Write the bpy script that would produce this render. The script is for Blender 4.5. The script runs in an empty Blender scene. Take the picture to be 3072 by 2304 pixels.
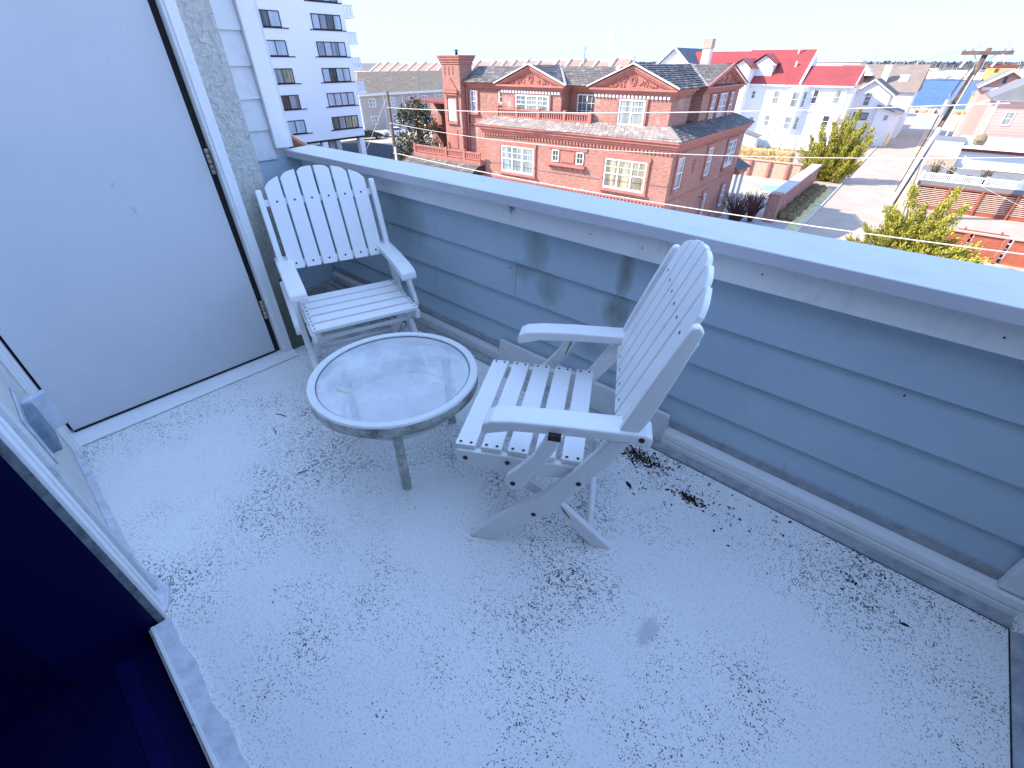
import bpy, bmesh, math, random
from mathutils import Vector, Matrix
random.seed(7)
R = math.radians
SC = bpy.context.scene
COL = SC.collection

# ------------------------------------------------------------------ camera, sky, sun, exposure
# World frame: X runs along the house fronts, Y away over the street, Z up; deck floor is z = 0.
# The deck is turned a little against the street grid.
DECK = R(-2.5)
GZ = -9.6
cam = bpy.data.cameras.new('camera')
cam.sensor_width = 36.0
cam.lens = 36.0 * 1336 / 3072
cam.clip_start = 0.02
cam.clip_end = 20000
cam_o = bpy.data.objects.new('camera', cam)
COL.objects.link(cam_o)
cam_o.location = (0, 0, 1.4)
cam_o.rotation_euler = (R(90 - 35.9), 0, R(39.0))
SC.camera = cam_o

SUN_EL = R(38)
SUN_DIR = Vector((-0.78 * math.cos(SUN_EL), -0.626 * math.cos(SUN_EL), math.sin(SUN_EL)))
world = bpy.data.worlds.new('World')
SC.world = world
world.use_nodes = True
wn = world.node_tree.nodes
wl = world.node_tree.links
sky = wn.new('ShaderNodeTexSky')
sky.sky_type = 'NISHITA'
sky.sun_disc = False
sky.sun_elevation = SUN_EL
sky.sun_rotation = math.atan2(SUN_DIR.x, SUN_DIR.y)
sky.altitude = 10
sky.air_density = 1.0
sky.dust_density = 0.6
sky.ozone_density = 2.0
bg = wn['Background']
bg.inputs['Strength'].default_value = 0.15
# the photograph's tones are strongly compressed: the same compression over the whole dome
gam = wn.new('ShaderNodeGamma')
gam.inputs['Gamma'].default_value = 0.12
tint = wn.new('ShaderNodeMix')
tint.data_type = 'RGBA'
tint.blend_type = 'MULTIPLY'
tint.inputs[0].default_value = 1.0
tint.inputs[7].default_value = (2.45, 3.65, 6.3, 1)
wl.new(sky.outputs['Color'], gam.inputs['Color'])
wl.new(gam.outputs[0], tint.inputs[6])
wl.new(tint.outputs[2], bg.inputs['Color'])

sun = bpy.data.lights.new('sun', 'SUN')
sun.energy = 4.6
sun.angle = R(0.5)
sun.color = (1.0, 0.92, 0.82)
sun_o = bpy.data.objects.new('sun', sun)
COL.objects.link(sun_o)
sun_o.rotation_euler = SUN_DIR.to_track_quat('Z', 'Y').to_euler()

SC.view_settings.view_transform = 'Standard'
SC.view_settings.look = 'None'
SC.view_settings.gamma = 1.0
SC.view_settings.use_curve_mapping = False
SC.view_settings.exposure = 1.08
SC.cycles.max_bounces = 8
SC.cycles.transparent_max_bounces = 16


# ------------------------------------------------------------------ helpers
class MB:
    """Collects faces for one mesh. tf maps local (a, b, c) to the coordinates of the thing."""
    def __init__(self, tf=None):
        self.v = []
        self.f = []
        self.tf = tf

    def pt(self, p):
        self.v.append(self.tf(*p) if self.tf else tuple(p))
        return len(self.v) - 1

    def face(self, pts):
        self.f.append([self.pt(p) for p in pts])
        return self

    def hull8(self, p):
        i = [self.pt(q) for q in p]
        for q in ((0, 3, 2, 1), (4, 5, 6, 7), (0, 1, 5, 4), (1, 2, 6, 5), (2, 3, 7, 6), (3, 0, 4, 7)):
            self.f.append([i[k] for k in q])
        return self

    def box(self, x0, x1, y0, y1, z0, z1):
        return self.hull8([(x0, y0, z0), (x1, y0, z0), (x1, y1, z0), (x0, y1, z0),
                           (x0, y0, z1), (x1, y0, z1), (x1, y1, z1), (x0, y1, z1)])

    def prism(self, poly, d0, d1, axis='y'):
        """poly: list of 2-D points, extruded from d0 to d1 along axis."""
        def mk(p, d):
            if axis == 'y':
                return (p[0], d, p[1])
            if axis == 'x':
                return (d, p[0], p[1])
            return (p[0], p[1], d)
        a = [self.pt(mk(p, d0)) for p in poly]
        b = [self.pt(mk(p, d1)) for p in poly]
        self.f.append(a)
        self.f.append(b[::-1])
        n = len(poly)
        for k in range(n):
            self.f.append([a[k], a[(k + 1) % n], b[(k + 1) % n], b[k]])
        return self

    def tube(self, path, r, n=8, cap=True, sq=1.0):
        path = [Vector(p) for p in path]
        rs = r if isinstance(r, (list, tuple)) else [r] * len(path)
        rings = []
        up = Vector((0, 0, 1))
        for k, p in enumerate(path):
            t = (path[min(k + 1, len(path) - 1)] - path[max(k - 1, 0)]).normalized()
            ref = up if abs(t.z) < 0.93 else Vector((1, 0, 0))
            s = t.cross(ref).normalized()
            u = s.cross(t).normalized()
            rings.append([self.pt(tuple(p + s * (math.cos(2 * math.pi * j / n) * rs[k]) +
                                        u * (math.sin(2 * math.pi * j / n) * rs[k] * sq))) for j in range(n)])
        for k in range(len(rings) - 1):
            for j in range(n):
                self.f.append([rings[k][j], rings[k][(j + 1) % n], rings[k + 1][(j + 1) % n], rings[k + 1][j]])
        if cap:
            self.f.append(rings[0][::-1])
            self.f.append(rings[-1])
        return self

    def bar(self, a, b, w, h):
        """square bar from a to b, w across (horizontal), h high."""
        a = Vector(a); b = Vector(b)
        t = (b - a).normalized()
        ref = Vector((0, 0, 1)) if abs(t.z) < 0.95 else Vector((1, 0, 0))
        s = t.cross(ref).normalized() * (w / 2)
        u = s.cross(t).normalized() * (h / 2)
        return self.hull8([tuple(q) for q in (a - s - u, a + s - u, b + s - u, b - s - u,
                                              a - s + u, a + s + u, b + s + u, b - s + u)])

    def lathe(self, prof, c, n=24, a0=0.0):
        rings = []
        for r, z in prof:
            rings.append([self.pt((c[0] + r * math.cos(a0 + 2 * math.pi * j / n),
                                   c[1] + r * math.sin(a0 + 2 * math.pi * j / n), c[2] + z)) for j in range(n)])
        for k in range(len(rings) - 1):
            for j in range(n):
                self.f.append([rings[k][j], rings[k][(j + 1) % n], rings[k + 1][(j + 1) % n], rings[k + 1][j]])
        return self


def props(o, label=None, cat=None, group=None, kind=None):
    if label: o['label'] = label
    if cat: o['category'] = cat
    if group: o['group'] = group
    if kind: o['kind'] = kind
    return o


def mesh_from(name, mb, m, off=(0, 0, 0), smooth=False, recalc=True):
    me = bpy.data.meshes.new(name)
    ox, oy, oz = off
    me.from_pydata([(p[0] - ox, p[1] - oy, p[2] - oz) for p in mb.v], [], mb.f)
    if recalc:
        b = bmesh.new()
        b.from_mesh(me)
        bmesh.ops.recalc_face_normals(b, faces=b.faces)
        b.to_mesh(me)
        b.free()
    me.materials.append(m)
    if smooth:
        for p in me.polygons:
            p.use_smooth = True
    return me


def bevel(o, w, seg=2):
    md = o.modifiers.new('bevel', 'BEVEL')
    md.width = w
    md.segments = seg
    md.limit_method = 'ANGLE'
    md.angle_limit = R(40)
    return o


def rot2(p, a):
    return Vector((p[0] * math.cos(a) - p[1] * math.sin(a), p[0] * math.sin(a) + p[1] * math.cos(a), p[2]))


class Thing:
    """An Empty at the base of a thing; parts are given in the frame (world or deck) and hang below it."""
    def __init__(self, name, label=None, cat=None, loc=(0, 0, 0), group=None, rz=0.0, kind=None):
        self.loc = loc
        self.o = bpy.data.objects.new(name, None)
        self.o.empty_display_size = 0.1
        COL.objects.link(self.o)
        self.o.location = rot2(loc, rz)
        self.o.rotation_euler = (0, 0, rz)
        props(self.o, label, cat, group, kind)

    def part(self, name, mb, m, parent=None, label=None, smooth=False, bev=0.0, kind=None, recalc=True):
        o = bpy.data.objects.new(name, mesh_from(name, mb, m, self.loc, smooth, recalc))
        COL.objects.link(o)
        o.parent = parent if parent else self.o
        if bev: bevel(o, bev)
        return props(o, label, None, None, kind)

    def inst(self, name, me, loc, parent=None, rot=(0, 0, 0), scale=None, label=None):
        o = bpy.data.objects.new(name, me)
        COL.objects.link(o)
        o.parent = parent if parent else self.o
        o.location = (loc[0] - self.loc[0], loc[1] - self.loc[1], loc[2] - self.loc[2])
        o.rotation_euler = rot
        if scale: o.scale = scale
        return props(o, label)


def single(name, mb, m, label=None, cat=None, loc=(0, 0, 0), group=None, kind=None, rz=0.0, smooth=False, bev=0.0, recalc=True):
    o = bpy.data.objects.new(name, mesh_from(name, mb, m, loc, smooth, recalc))
    COL.objects.link(o)
    o.location = rot2(loc, rz)
    o.rotation_euler = (0, 0, rz)
    if bev: bevel(o, bev)
    return props(o, label, cat, group, kind)


def copy_tree(root, loc, rz, label=None):
    c = root.copy()
    COL.objects.link(c)
    c.location = loc
    c.rotation_euler = (0, 0, rz)
    if label: c['label'] = label
    for ch in list(root.children):
        d = ch.copy()
        COL.objects.link(d)
        d.parent = c
        for g in list(ch.children):
            e = g.copy()
            COL.objects.link(e)
            e.parent = d
    return c


# ------------------------------------------------------------------ materials
class NT:
    def __init__(self, name):
        self.m = bpy.data.materials.new(name)
        self.m.use_nodes = True
        self.n = self.m.node_tree.nodes
        self.l = self.m.node_tree.links
        self.b = self.n['Principled BSDF']
        self.tc = self.n.new('ShaderNodeTexCoord').outputs['Object']

    def link(self, a, b):
        self.l.new(a, b)

    def mapping(self, scale=(1, 1, 1), loc=(0, 0, 0), rot=(0, 0, 0), src=None):
        k = self.n.new('ShaderNodeMapping')
        k.inputs['Scale'].default_value = scale
        k.inputs['Location'].default_value = loc
        k.inputs['Rotation'].default_value = rot
        self.link(src or self.tc, k.inputs['Vector'])
        return k.outputs[0]

    def noise(self, scale, detail=4, rough=0.6, src=None, dist=0.0):
        k = self.n.new('ShaderNodeTexNoise')
        k.inputs['Scale'].default_value = scale
        k.inputs['Detail'].default_value = detail
        k.inputs['Roughness'].default_value = rough
        k.inputs['Distortion'].default_value = dist
        self.link(src or self.tc, k.inputs['Vector'])
        return k.outputs[0]

    def voronoi(self, scale, feature='F1', src=None, out='Distance'):
        k = self.n.new('ShaderNodeTexVoronoi')
        k.feature = feature
        k.inputs['Scale'].default_value = scale
        self.link(src or self.tc, k.inputs['Vector'])
        return k.outputs[out]

    def ramp(self, x, a, b, lo=0.0, hi=1.0):
        k = self.n.new('ShaderNodeMapRange')
        k.clamp = True
        k.inputs['From Min'].default_value = a
        k.inputs['From Max'].default_value = b
        k.inputs['To Min'].default_value = lo
        k.inputs['To Max'].default_value = hi
        self.link(x, k.inputs['Value'])
        return k.outputs[0]

    def math(self, op, a, b=None):
        k = self.n.new('ShaderNodeMath')
        k.operation = op
        for i, q in enumerate((a, b)):
            if q is None: continue
            if isinstance(q, (int, float)): k.inputs[i].default_value = q
            else: self.link(q, k.inputs[i])
        return k.outputs[0]

    def mix(self, fac, a, b):
        k = self.n.new('ShaderNodeMix')
        k.data_type = 'RGBA'
        if isinstance(fac, (int, float)): k.inputs[0].default_value = fac
        else: self.link(fac, k.inputs[0])
        for i, q in ((6, a), (7, b)):
            if isinstance(q, tuple): k.inputs[i].default_value = (q[0], q[1], q[2], 1)
            else: self.link(q, k.inputs[i])
        return k.outputs[2]

    def bump(self, h, strength=0.3, dist=0.01, prev=None):
        k = self.n.new('ShaderNodeBump')
        k.inputs['Strength'].default_value = strength
        k.inputs['Distance'].default_value = dist
        self.link(h, k.inputs['Height'])
        if prev is not None: self.link(prev, k.inputs['Normal'])
        return k.outputs[0]

    def island(self):
        return self.n.new('ShaderNodeNewGeometry').outputs['Random Per Island']

    def objrand(self):
        return self.n.new('ShaderNodeObjectInfo').outputs['Random']

    def sep(self, src=None):
        k = self.n.new('ShaderNodeSeparateXYZ')
        self.link(src or self.tc, k.inputs[0])
        return k.outputs

    def comb(self, x, y, z):
        k = self.n.new('ShaderNodeCombineXYZ')
        for i, q in enumerate((x, y, z)):
            if isinstance(q, (int, float)): k.inputs[i].default_value = q
            else: self.link(q, k.inputs[i])
        return k.outputs[0]

    def done(self, col=None, rough=0.6, normal=None, spec=0.3, metal=0.0):
        if col is not None:
            if isinstance(col, tuple): self.b.inputs['Base Color'].default_value = (col[0], col[1], col[2], 1)
            else: self.link(col, self.b.inputs['Base Color'])
        if isinstance(rough, (int, float)): self.b.inputs['Roughness'].default_value = rough
        else: self.link(rough, self.b.inputs['Roughness'])
        self.b.inputs['Specular IOR Level'].default_value = spec
        self.b.inputs['Metallic'].default_value = metal
        if normal is not None: self.link(normal, self.b.inputs['Normal'])
        return self.m


def sc(c, k):
    return (c[0] * k, c[1] * k, c[2] * k)


def simple(name, col, rough=0.6, var=0.12, scale=3.0, bump=0.0, bscale=40.0, spec=0.3, metal=0.0, isl=0.0, objr=0.0):
    t = NT(name)
    c = t.mix(t.ramp(t.noise(scale, 5), 0.3, 0.7), sc(col, 1 - var), sc(col, 1 + var * 0.6))
    if isl:
        c = t.mix(t.math('MULTIPLY', t.island(), isl), c, sc(col, 0.35))
    if objr:
        c = t.mix(t.math('MULTIPLY', t.objrand(), objr), c, sc(col, 0.5))
    nm = t.bump(t.noise(bscale, 4), bump, 0.01) if bump else None
    return t.done(c, rough, nm, spec, metal)


def leafmat(name, dark, light, tip, rough=0.5, spec=0.3):
    t = NT(name)
    r = t.island()
    c = t.mix(t.ramp(r, 0.0, 0.75), dark, light)
    c = t.mix(t.ramp(r, 0.75, 1.0), c, tip)
    return t.done(c, rough, None, spec)


def v_x(t, s):
    return t.math('ADD', s[0], s[1])


def brickmat(name, c1, c2, mortar, bw=0.21, bh=0.072, patch=0.35):
    t = NT(name)
    s = t.sep()
    v = t.comb(t.math('ADD', s[0], s[1]), s[2], 0.0)
    k = t.n.new('ShaderNodeTexBrick')
    k.inputs['Scale'].default_value = 1.0
    k.inputs['Brick Width'].default_value = bw
    k.inputs['Row Height'].default_value = bh
    k.inputs['Mortar Size'].default_value = 0.013
    k.inputs['Color1'].default_value = (*c1, 1)
    k.inputs['Color2'].default_value = (*c2, 1)
    k.inputs['Mortar'].default_value = (*mortar, 1)
    t.link(v, k.inputs['Vector'])
    big = t.noise(0.5, 5, 0.65)
    c = t.mix(t.ramp(big, 0.35, 0.7, 0.0, 0.45), k.outputs['Color'], sc(c1, 0.72))
    st = t.noise(1.0, 3, 0.7, t.comb(t.math('MULTIPLY', v_x(t, s), 3.2), 0.0, t.math('MULTIPLY', s[2], 11.0)))
    c = t.mix(t.ramp(st, 0.40, 0.62, 0.45, 0.0), c, sc(c2, 0.6))
    c = t.mix(t.ramp(st, 0.60, 0.75, 0.0, 0.35), c, mortar)
    lime = t.math('MULTIPLY', t.ramp(t.noise(0.42, 6, 0.75, t.mapping((1, 1, 0.8), (7, 3, 1))), 0.58, 0.72), patch)
    c = t.mix(lime, c, (0.62, 0.56, 0.52))
    return t.done(c, 0.85, t.bump(k.outputs['Fac'], 0.4, 0.01), 0.15)


def slatemat(name, a, b, c3):
    t = NT(name)
    r = t.island()
    c = t.mix(r, a, b)
    c = t.mix(t.ramp(r, 0.88, 0.9), c, c3)
    c = t.mix(t.ramp(t.noise(1.2, 5), 0.4, 0.75, 0, 0.5), c, sc(b, 1.25))
    return t.done(c, 0.65, t.bump(t.noise(9, 4), 0.25, 0.01), 0.3)


def floormat():
    t = NT('deck_coating')
    base = t.mix(t.ramp(t.noise(2.3, 5, 0.6), 0.35, 0.7), (0.86, 0.84, 0.80), (0.92, 0.90, 0.86))
    fine = t.ramp(t.noise(150, 2, 0.5), 0.34, 0.44, 1.0, 0.0)
    base = t.mix(t.math('MULTIPLY', fine, 0.36), base, (0.33, 0.36, 0.40))
    # grit: small dark flecks, thick where the dirt has settled in drifts
    drift = t.noise(2.1, 6, 0.68, t.mapping((1.0, 1.0, 1.0), (3.1, 1.7, 0)))
    warp = t.n.new('ShaderNodeVectorMath'); warp.operation = 'ADD'
    nz = t.n.new('ShaderNodeTexNoise'); nz.inputs['Scale'].default_value = 60
    t.link(t.tc, nz.inputs['Vector'])
    sc_ = t.n.new('ShaderNodeVectorMath'); sc_.operation = 'SCALE'; sc_.inputs[3].default_value = 0.009
    t.link(nz.outputs['Color'], sc_.inputs[0])
    t.link(t.tc, warp.inputs[0]); t.link(sc_.outputs[0], warp.inputs[1])
    d = t.voronoi(165, 'F1', warp.outputs[0])
    rad = t.ramp(drift, 0.43, 0.66, 0.13, 0.52)
    gate = t.ramp(t.noise(60, 2, 0.5), 0.42, 0.54)
    fleck = t.math('MULTIPLY', t.math('LESS_THAN', d, rad), gate)
    d2 = t.voronoi(88, 'F1', warp.outputs[0])
    rad2 = t.ramp(t.noise(1.7, 5, 0.7, t.mapping((1, 1, 1), (9, 4, 2))), 0.50, 0.70, 0.0, 0.46)
    fleck2 = t.math('MULTIPLY', t.math('LESS_THAN', d2, rad2), t.ramp(t.noise(23, 2), 0.5, 0.6))
    c = t.mix(t.math('MULTIPLY', fleck, 0.95), base, (0.035, 0.038, 0.05))
    c = t.mix(t.math('MULTIPLY', fleck2, 0.85), c, (0.05, 0.045, 0.05))
    smear = t.ramp(t.noise(3.2, 6, 0.7, t.mapping((1, 1, 1), (1, 8, 3))), 0.6, 0.8, 0, 0.3)
    c = t.mix(smear, c, (0.42, 0.46, 0.52))
    sp = t.sep()
    def blot(cx, cy, rx, ry):
        dx = t.math('DIVIDE', t.math('SUBTRACT', sp[0], cx), rx); dy = t.math('DIVIDE', t.math('SUBTRACT', sp[1], cy), ry)
        return t.math('ADD', t.math('MULTIPLY', dx, dx), t.math('MULTIPLY', dy, dy))
    # mildew in the far corner under the first chair, a scuffed smear near the right end
    mil = t.ramp(t.math('ADD', blot(-2.85, 1.35, 0.75, 0.55), t.math('MULTIPLY', t.noise(7, 6, 0.75), 1.6)), 0.95, 1.7, 0.85, 0.0)
    c = t.mix(mil, c, (0.16, 0.17, 0.155))
    scf = t.ramp(t.math('ADD', blot(-0.124, 0.762, 0.035, 0.07), t.math('MULTIPLY', t.noise(60, 5, 0.7), 1.5)), 0.9, 1.5, 0.5, 0.0)
    c = t.mix(scf, c, (0.35, 0.36, 0.42))
    h = t.math('ADD', t.noise(120, 4, 0.7), t.math('MULTIPLY', t.noise(18, 4), 0.6))
    return t.done(c, 0.72, t.bump(h, 0.30, 0.004), 0.3)


# algae stains below the cap joints: x from the wall's middle, height, half sizes, strength
BLOTS = ((0.03, 0.70, 0.09, 0.14, 0.55), (0.12, 0.53, 0.10, 0.10, 0.5), (0.50, 0.70, 0.045, 0.13, 0.75), (0.49, 0.52, 0.10, 0.10, 0.75), (0.38, 0.33, 0.12, 0.09, 0.5), (-0.05, 0.57, 0.1, 0.06, 0.4), (-1.0, 0.62, 0.3, 0.2, 0.3))


def clapmat():
    t = NT('blue_grey_clapboard')
    g = t.noise(6, 6, 0.7, t.mapping((1.3, 1.0, 26.0)), 0.6)
    c = t.mix(t.ramp(t.noise(1.3, 4), 0.35, 0.7), (0.44, 0.55, 0.63), (0.51, 0.62, 0.69))
    st = t.ramp(t.noise(1.5, 6, 0.72, t.mapping((4.2, 1.0, 1.5), (2.35, 0, 0.4))), 0.60, 0.78, 0, 0.8)
    c = t.mix(st, c, (0.22, 0.26, 0.21))
    sp = t.sep()
    wob = t.math('MULTIPLY', t.noise(9, 6, 0.75, t.mapping((1.6, 1, 0.8))), 1.7)
    for bx, bz, rx, rz, k in BLOTS:
        dx = t.math('DIVIDE', t.math('SUBTRACT', sp[0], bx), rx); dz = t.math('DIVIDE', t.math('SUBTRACT', sp[2], bz), rz)
        q = t.math('ADD', t.math('ADD', t.math('MULTIPLY', dx, dx), t.math('MULTIPLY', dz, dz)), wob)
        c = t.mix(t.ramp(q, 0.85, 1.75, k, 0.0), c, (0.17, 0.20, 0.15))
    c = t.mix(t.ramp(g, 0.55, 0.8, 0, 0.16), c, (0.40, 0.47, 0.51))
    return t.done(c, 0.6, t.bump(g, 0.45, 0.006), 0.35)


def stuccomat(name, col, grime):
    t = NT(name)
    s = t.sep()
    lump = t.noise(44, 3, 0.6, t.mapping((1, 1, 0.8)), 1.2)
    c = t.mix(t.ramp(lump, 0.3, 0.7), sc(col, 0.78), sc(col, 1.08))
    low = t.math('ADD', s[2], t.math('MULTIPLY', t.noise(4, 5, 0.7), 0.55))
    c = t.mix(t.ramp(low, 0.55, 1.25, 0.88, 0.0), c, grime)
    return t.done(c, 0.85, t.bump(lump, 0.85, 0.02), 0.2)


def metalcap():
    t = NT('painted_cap_metal')
    c = t.mix(t.ramp(t.noise(1.5, 5), 0.35, 0.7), (0.58, 0.57, 0.61), (0.65, 0.64, 0.67))
    c = t.mix(t.ramp(t.noise(30, 4, 0.7), 0.66, 0.72, 0, 0.35), c, (0.28, 0.29, 0.30))
    c = t.mix(t.ramp(t.noise(1.9, 6, 0.75, t.mapping((1, 2.5, 5), (3.3, 0, 0))), 0.56, 0.72, 0, 0.45), c, (0.40, 0.42, 0.43))
    return t.done(c, 0.38, t.bump(t.noise(7, 3), 0.08, 0.01), 0.45)


def whitepaint(name, col=(0.85, 0.845, 0.83), dirt=0.25, rough=0.45, mold=(0.36, 0.38, 0.36), lo=0.52, hi=0.78):
    t = NT(name)
    n = t.ramp(t.noise(11, 6, 0.75), lo, hi, 0, dirt)
    c = t.mix(n, col, mold)
    return t.done(c, rough, t.bump(t.noise(45, 3), 0.05, 0.004), 0.4)


def tableglass():
    t = NT('hammered_table_glass')
    n = t.n; l = t.l
    out = n['Material Output']
    tr = n.new('ShaderNodeBsdfTransparent'); tr.inputs[0].default_value = (0.90, 0.94, 0.96, 1)
    gl = n.new('ShaderNodeBsdfGlossy'); gl.inputs['Roughness'].default_value = 0.08
    df = n.new('ShaderNodeBsdfDiffuse'); df.inputs[0].default_value = (0.86, 0.89, 0.90, 1)
    bmp = t.bump(t.noise(55, 3, 0.55, t.mapping((1, 2.2, 1), (0, 0, 0), (0, 0, 0.6)), 0.5), 0.55, 0.01)
    l.new(bmp, gl.inputs['Normal'])
    fr = n.new('ShaderNodeFresnel'); fr.inputs[0].default_value = 1.33
    l.new(bmp, fr.inputs['Normal'])
    m1 = n.new('ShaderNodeMixShader'); m2 = n.new('ShaderNodeMixShader')
    frost = t.ramp(t.noise(4, 5, 0.65), 0.32, 0.62, 0.42, 0.78)
    l.new(frost, m1.inputs[0]); l.new(tr.outputs[0], m1.inputs[1]); l.new(df.outputs[0], m1.inputs[2])
    k = t.math('ADD', fr.outputs[0], 0.01)
    l.new(k, m2.inputs[0]); l.new(m1.outputs[0], m2.inputs[1]); l.new(gl.outputs[0], m2.inputs[2])
    l.new(m2.outputs[0], out.inputs['Surface'])
    return t.m


def panemat(name, a, b, scale=5.0):
    """window pane with a curtain"""
    t = NT(name)
    s = t.sep()
    v = t.comb(t.math('ADD', s[0], s[1]), 0.0, t.math('MULTIPLY', s[2], 0.12))
    c = t.mix(t.ramp(t.noise(scale, 3, 0.6, v), 0.38, 0.62), a, b)
    return t.done(c, 0.06, None, 0.55)


M = {}
M['floor'] = floormat()
M['clap'] = clapmat()
M['cap'] = metalcap()
M['white'] = whitepaint('white_trim_paint')
M['dirtywhite'] = whitepaint('weathered_white_trim', (0.70, 0.71, 0.70), 0.6)
def fasciamat():
    t = NT('fascia_paint')
    s = t.ramp(t.noise(9, 5, 0.7, t.mapping((3.0, 1, 0.35))), 0.5, 0.75, 0, 0.30)
    c = t.mix(s, (0.88, 0.865, 0.86), (0.52, 0.53, 0.54))
    k = t.ramp(t.noise(2.2, 6, 0.75, t.mapping((1.5, 1, 1), (4, 1, 0))), 0.62, 0.8, 0, 0.5)
    c = t.mix(k, c, (0.38, 0.39, 0.36))
    return t.done(c, 0.5, t.bump(t.noise(40, 3), 0.08, 0.004), 0.35)


M['fascia'] = fasciamat()
M['spare'] = whitepaint('fascia_paint', (0.74, 0.73, 0.74), 0.22)
M['caulk'] = simple('grey_caulk', (0.38, 0.40, 0.43), 0.6, 0.3, 25, 0.4, 60)
M['tape'] = simple('flashing_membrane', (0.66, 0.67, 0.70), 0.5, 0.2, 30, 0.3, 40)
M['stucco'] = stuccomat('textured_stucco', (0.64, 0.62, 0.56), (0.10, 0.12, 0.09))
M['stuccopale'] = simple('pale_sand_stucco', (0.74, 0.72, 0.66), 0.85, 0.1, 8, 0.5, 90)
M['siding'] = whitepaint('pale_siding', (0.70, 0.72, 0.72), 0.4, 0.6, (0.30, 0.33, 0.28))
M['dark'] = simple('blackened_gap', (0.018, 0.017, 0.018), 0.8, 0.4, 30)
M['greytrim'] = simple('weathered_grey_trim', (0.20, 0.23, 0.25), 0.8, 0.5, 30, 0.5, 60)
M['stop'] = whitepaint('weathered_stop_paint', (0.62, 0.63, 0.62), 0.95, 0.7, (0.22, 0.25, 0.25))
M['plastic'] = whitepaint('white_chair_resin', (0.88, 0.87, 0.85), 0.08, 0.38)
M['screw'] = simple('rusty_screw', (0.035, 0.025, 0.022), 0.55, 0.4, 60)
M['rust'] = simple('rust_stain', (0.30, 0.16, 0.06), 0.8, 0.4, 40)
M['tablemetal'] = whitepaint('white_table_frame', (0.76, 0.77, 0.74), 0.10, 0.4)
M['tablemold'] = whitepaint('mildewed_table_frame', (0.66, 0.68, 0.62), 0.95, 0.5, (0.13, 0.15, 0.12), 0.40, 0.66)
M['glass'] = tableglass()
M['algae'] = simple('yellow_green_algae', (0.66, 0.67, 0.44), 0.8, 0.4, 60)
M['brass'] = simple('tarnished_hinge', (0.42, 0.38, 0.30), 0.4, 0.4, 40, 0, 40, 0.5, 0.6)
M['outlet'] = simple('grey_outlet_cover', (0.20, 0.25, 0.31), 0.5, 0.25, 30)
M['lidplastic'] = simple('clear_lid_plastic', (0.55, 0.60, 0.65), 0.3, 0.2, 20)
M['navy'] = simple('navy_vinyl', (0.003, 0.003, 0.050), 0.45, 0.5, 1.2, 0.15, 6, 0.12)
M['leaf'] = simple('dead_leaf', (0.035, 0.025, 0.02), 0.9, 0.4, 60, 0, 40, 0.1, 0, 0.4)


M['navy2'] = simple('faint_blue_band', (0.004, 0.004, 0.060), 0.5, 0.6, 1.5, 0.1, 6, 0.1)


def doormat():
    t = NT('pale_door_paint')
    c = t.mix(t.ramp(t.noise(1.4, 4), 0.3, 0.7), (0.62, 0.62, 0.63), (0.69, 0.685, 0.69))
    s = t.ramp(t.noise(16, 6, 0.75, t.mapping((1, 1, 0.45))), 0.66, 0.76, 0, 0.6)
    c = t.mix(s, c, (0.22, 0.24, 0.27))
    s2 = t.ramp(t.noise(2.2, 5, 0.7), 0.5, 0.75, 0, 0.22)
    c = t.mix(s2, c, (0.45, 0.48, 0.52))
    sp = t.sep()
    low = t.ramp(t.math('ADD', sp[2], t.math('MULTIPLY', t.noise(5, 5, 0.75), 0.5)), 0.25, 0.75, 0.35, 0.0)
    c = t.mix(low, c, (0.40, 0.42, 0.44))
    return t.done(c, 0.5, t.bump(t.noise(140, 3), 0.10, 0.003), 0.35)


M['door'] = doormat()

# ------------------------------------------------------------------ sky-lit deck: large structure
D = DECK


def dsingle(name, mb, m, label=None, cat=None, loc=(0, 0, 0), **k):
    return single(name, mb, m, label, cat, loc, rz=D, **k)


def dthing(name, label, cat, loc, **k):
    return Thing(name, label, cat, loc, rz=D, **k)


# floor slab with its coating
dsingle('deck_floor', MB().box(-3.34, 0.80, -0.24, 1.62, -0.25, 0.0), M['floor'], kind='structure')
dsingle('deck_slab', MB().box(-3.4, 3.5, -4.5, 1.60, -0.60, -0.252), M['stuccopale'], kind='structure')

# railing wall
WY = 1.60
t = dthing('railing_wall', 'low clapboard railing wall with a broad pale blue cap along the street side of the deck', 'railing wall', (-1.3, 1.66, 0))
t.part('core', MB().hull8([(-3.30, WY + .025, 0), (.95, WY + .025, 0), (.95, 1.78, 0), (-3.30, 1.632, 0), (-3.30, WY + .025, .897), (.95, WY + .025, .897), (.95, 1.78, .897), (-3.30, 1.632, .897)]), M['clap'])
LAPS = [0.118, 0.245, 0.43, 0.612, 0.80]
JOINT = {2: [-1.388], 1: [-2.03], 3: [-2.6], 0: [-0.9]}
for i in range(4):
    xs = [-3.28] + JOINT[i] + [0.78]
    z0, z1 = LAPS[i] - (0.006 if i else 0.0), LAPS[i + 1] + 0.018
    for k in range(len(xs) - 1):
        a, b = xs[k] + 0.0015, xs[k + 1] - 0.0015
        t.part('clapboard', MB().hull8([(a, WY - 0.012, z0), (b, WY - 0.012, z0), (b, WY + 0.012, z0), (a, WY + 0.012, z0),
                                        (a, WY + 0.012, z1), (b, WY + 0.012, z1), (b, WY + 0.024, z1), (a, WY + 0.024, z1)]), M['clap'], bev=0.0015)
t.part('fascia_board', MB().box(-3.27, 0.95, WY - 0.055, WY + 0.024, 0.795, 0.898), M['fascia'], bev=0.003)
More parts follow.
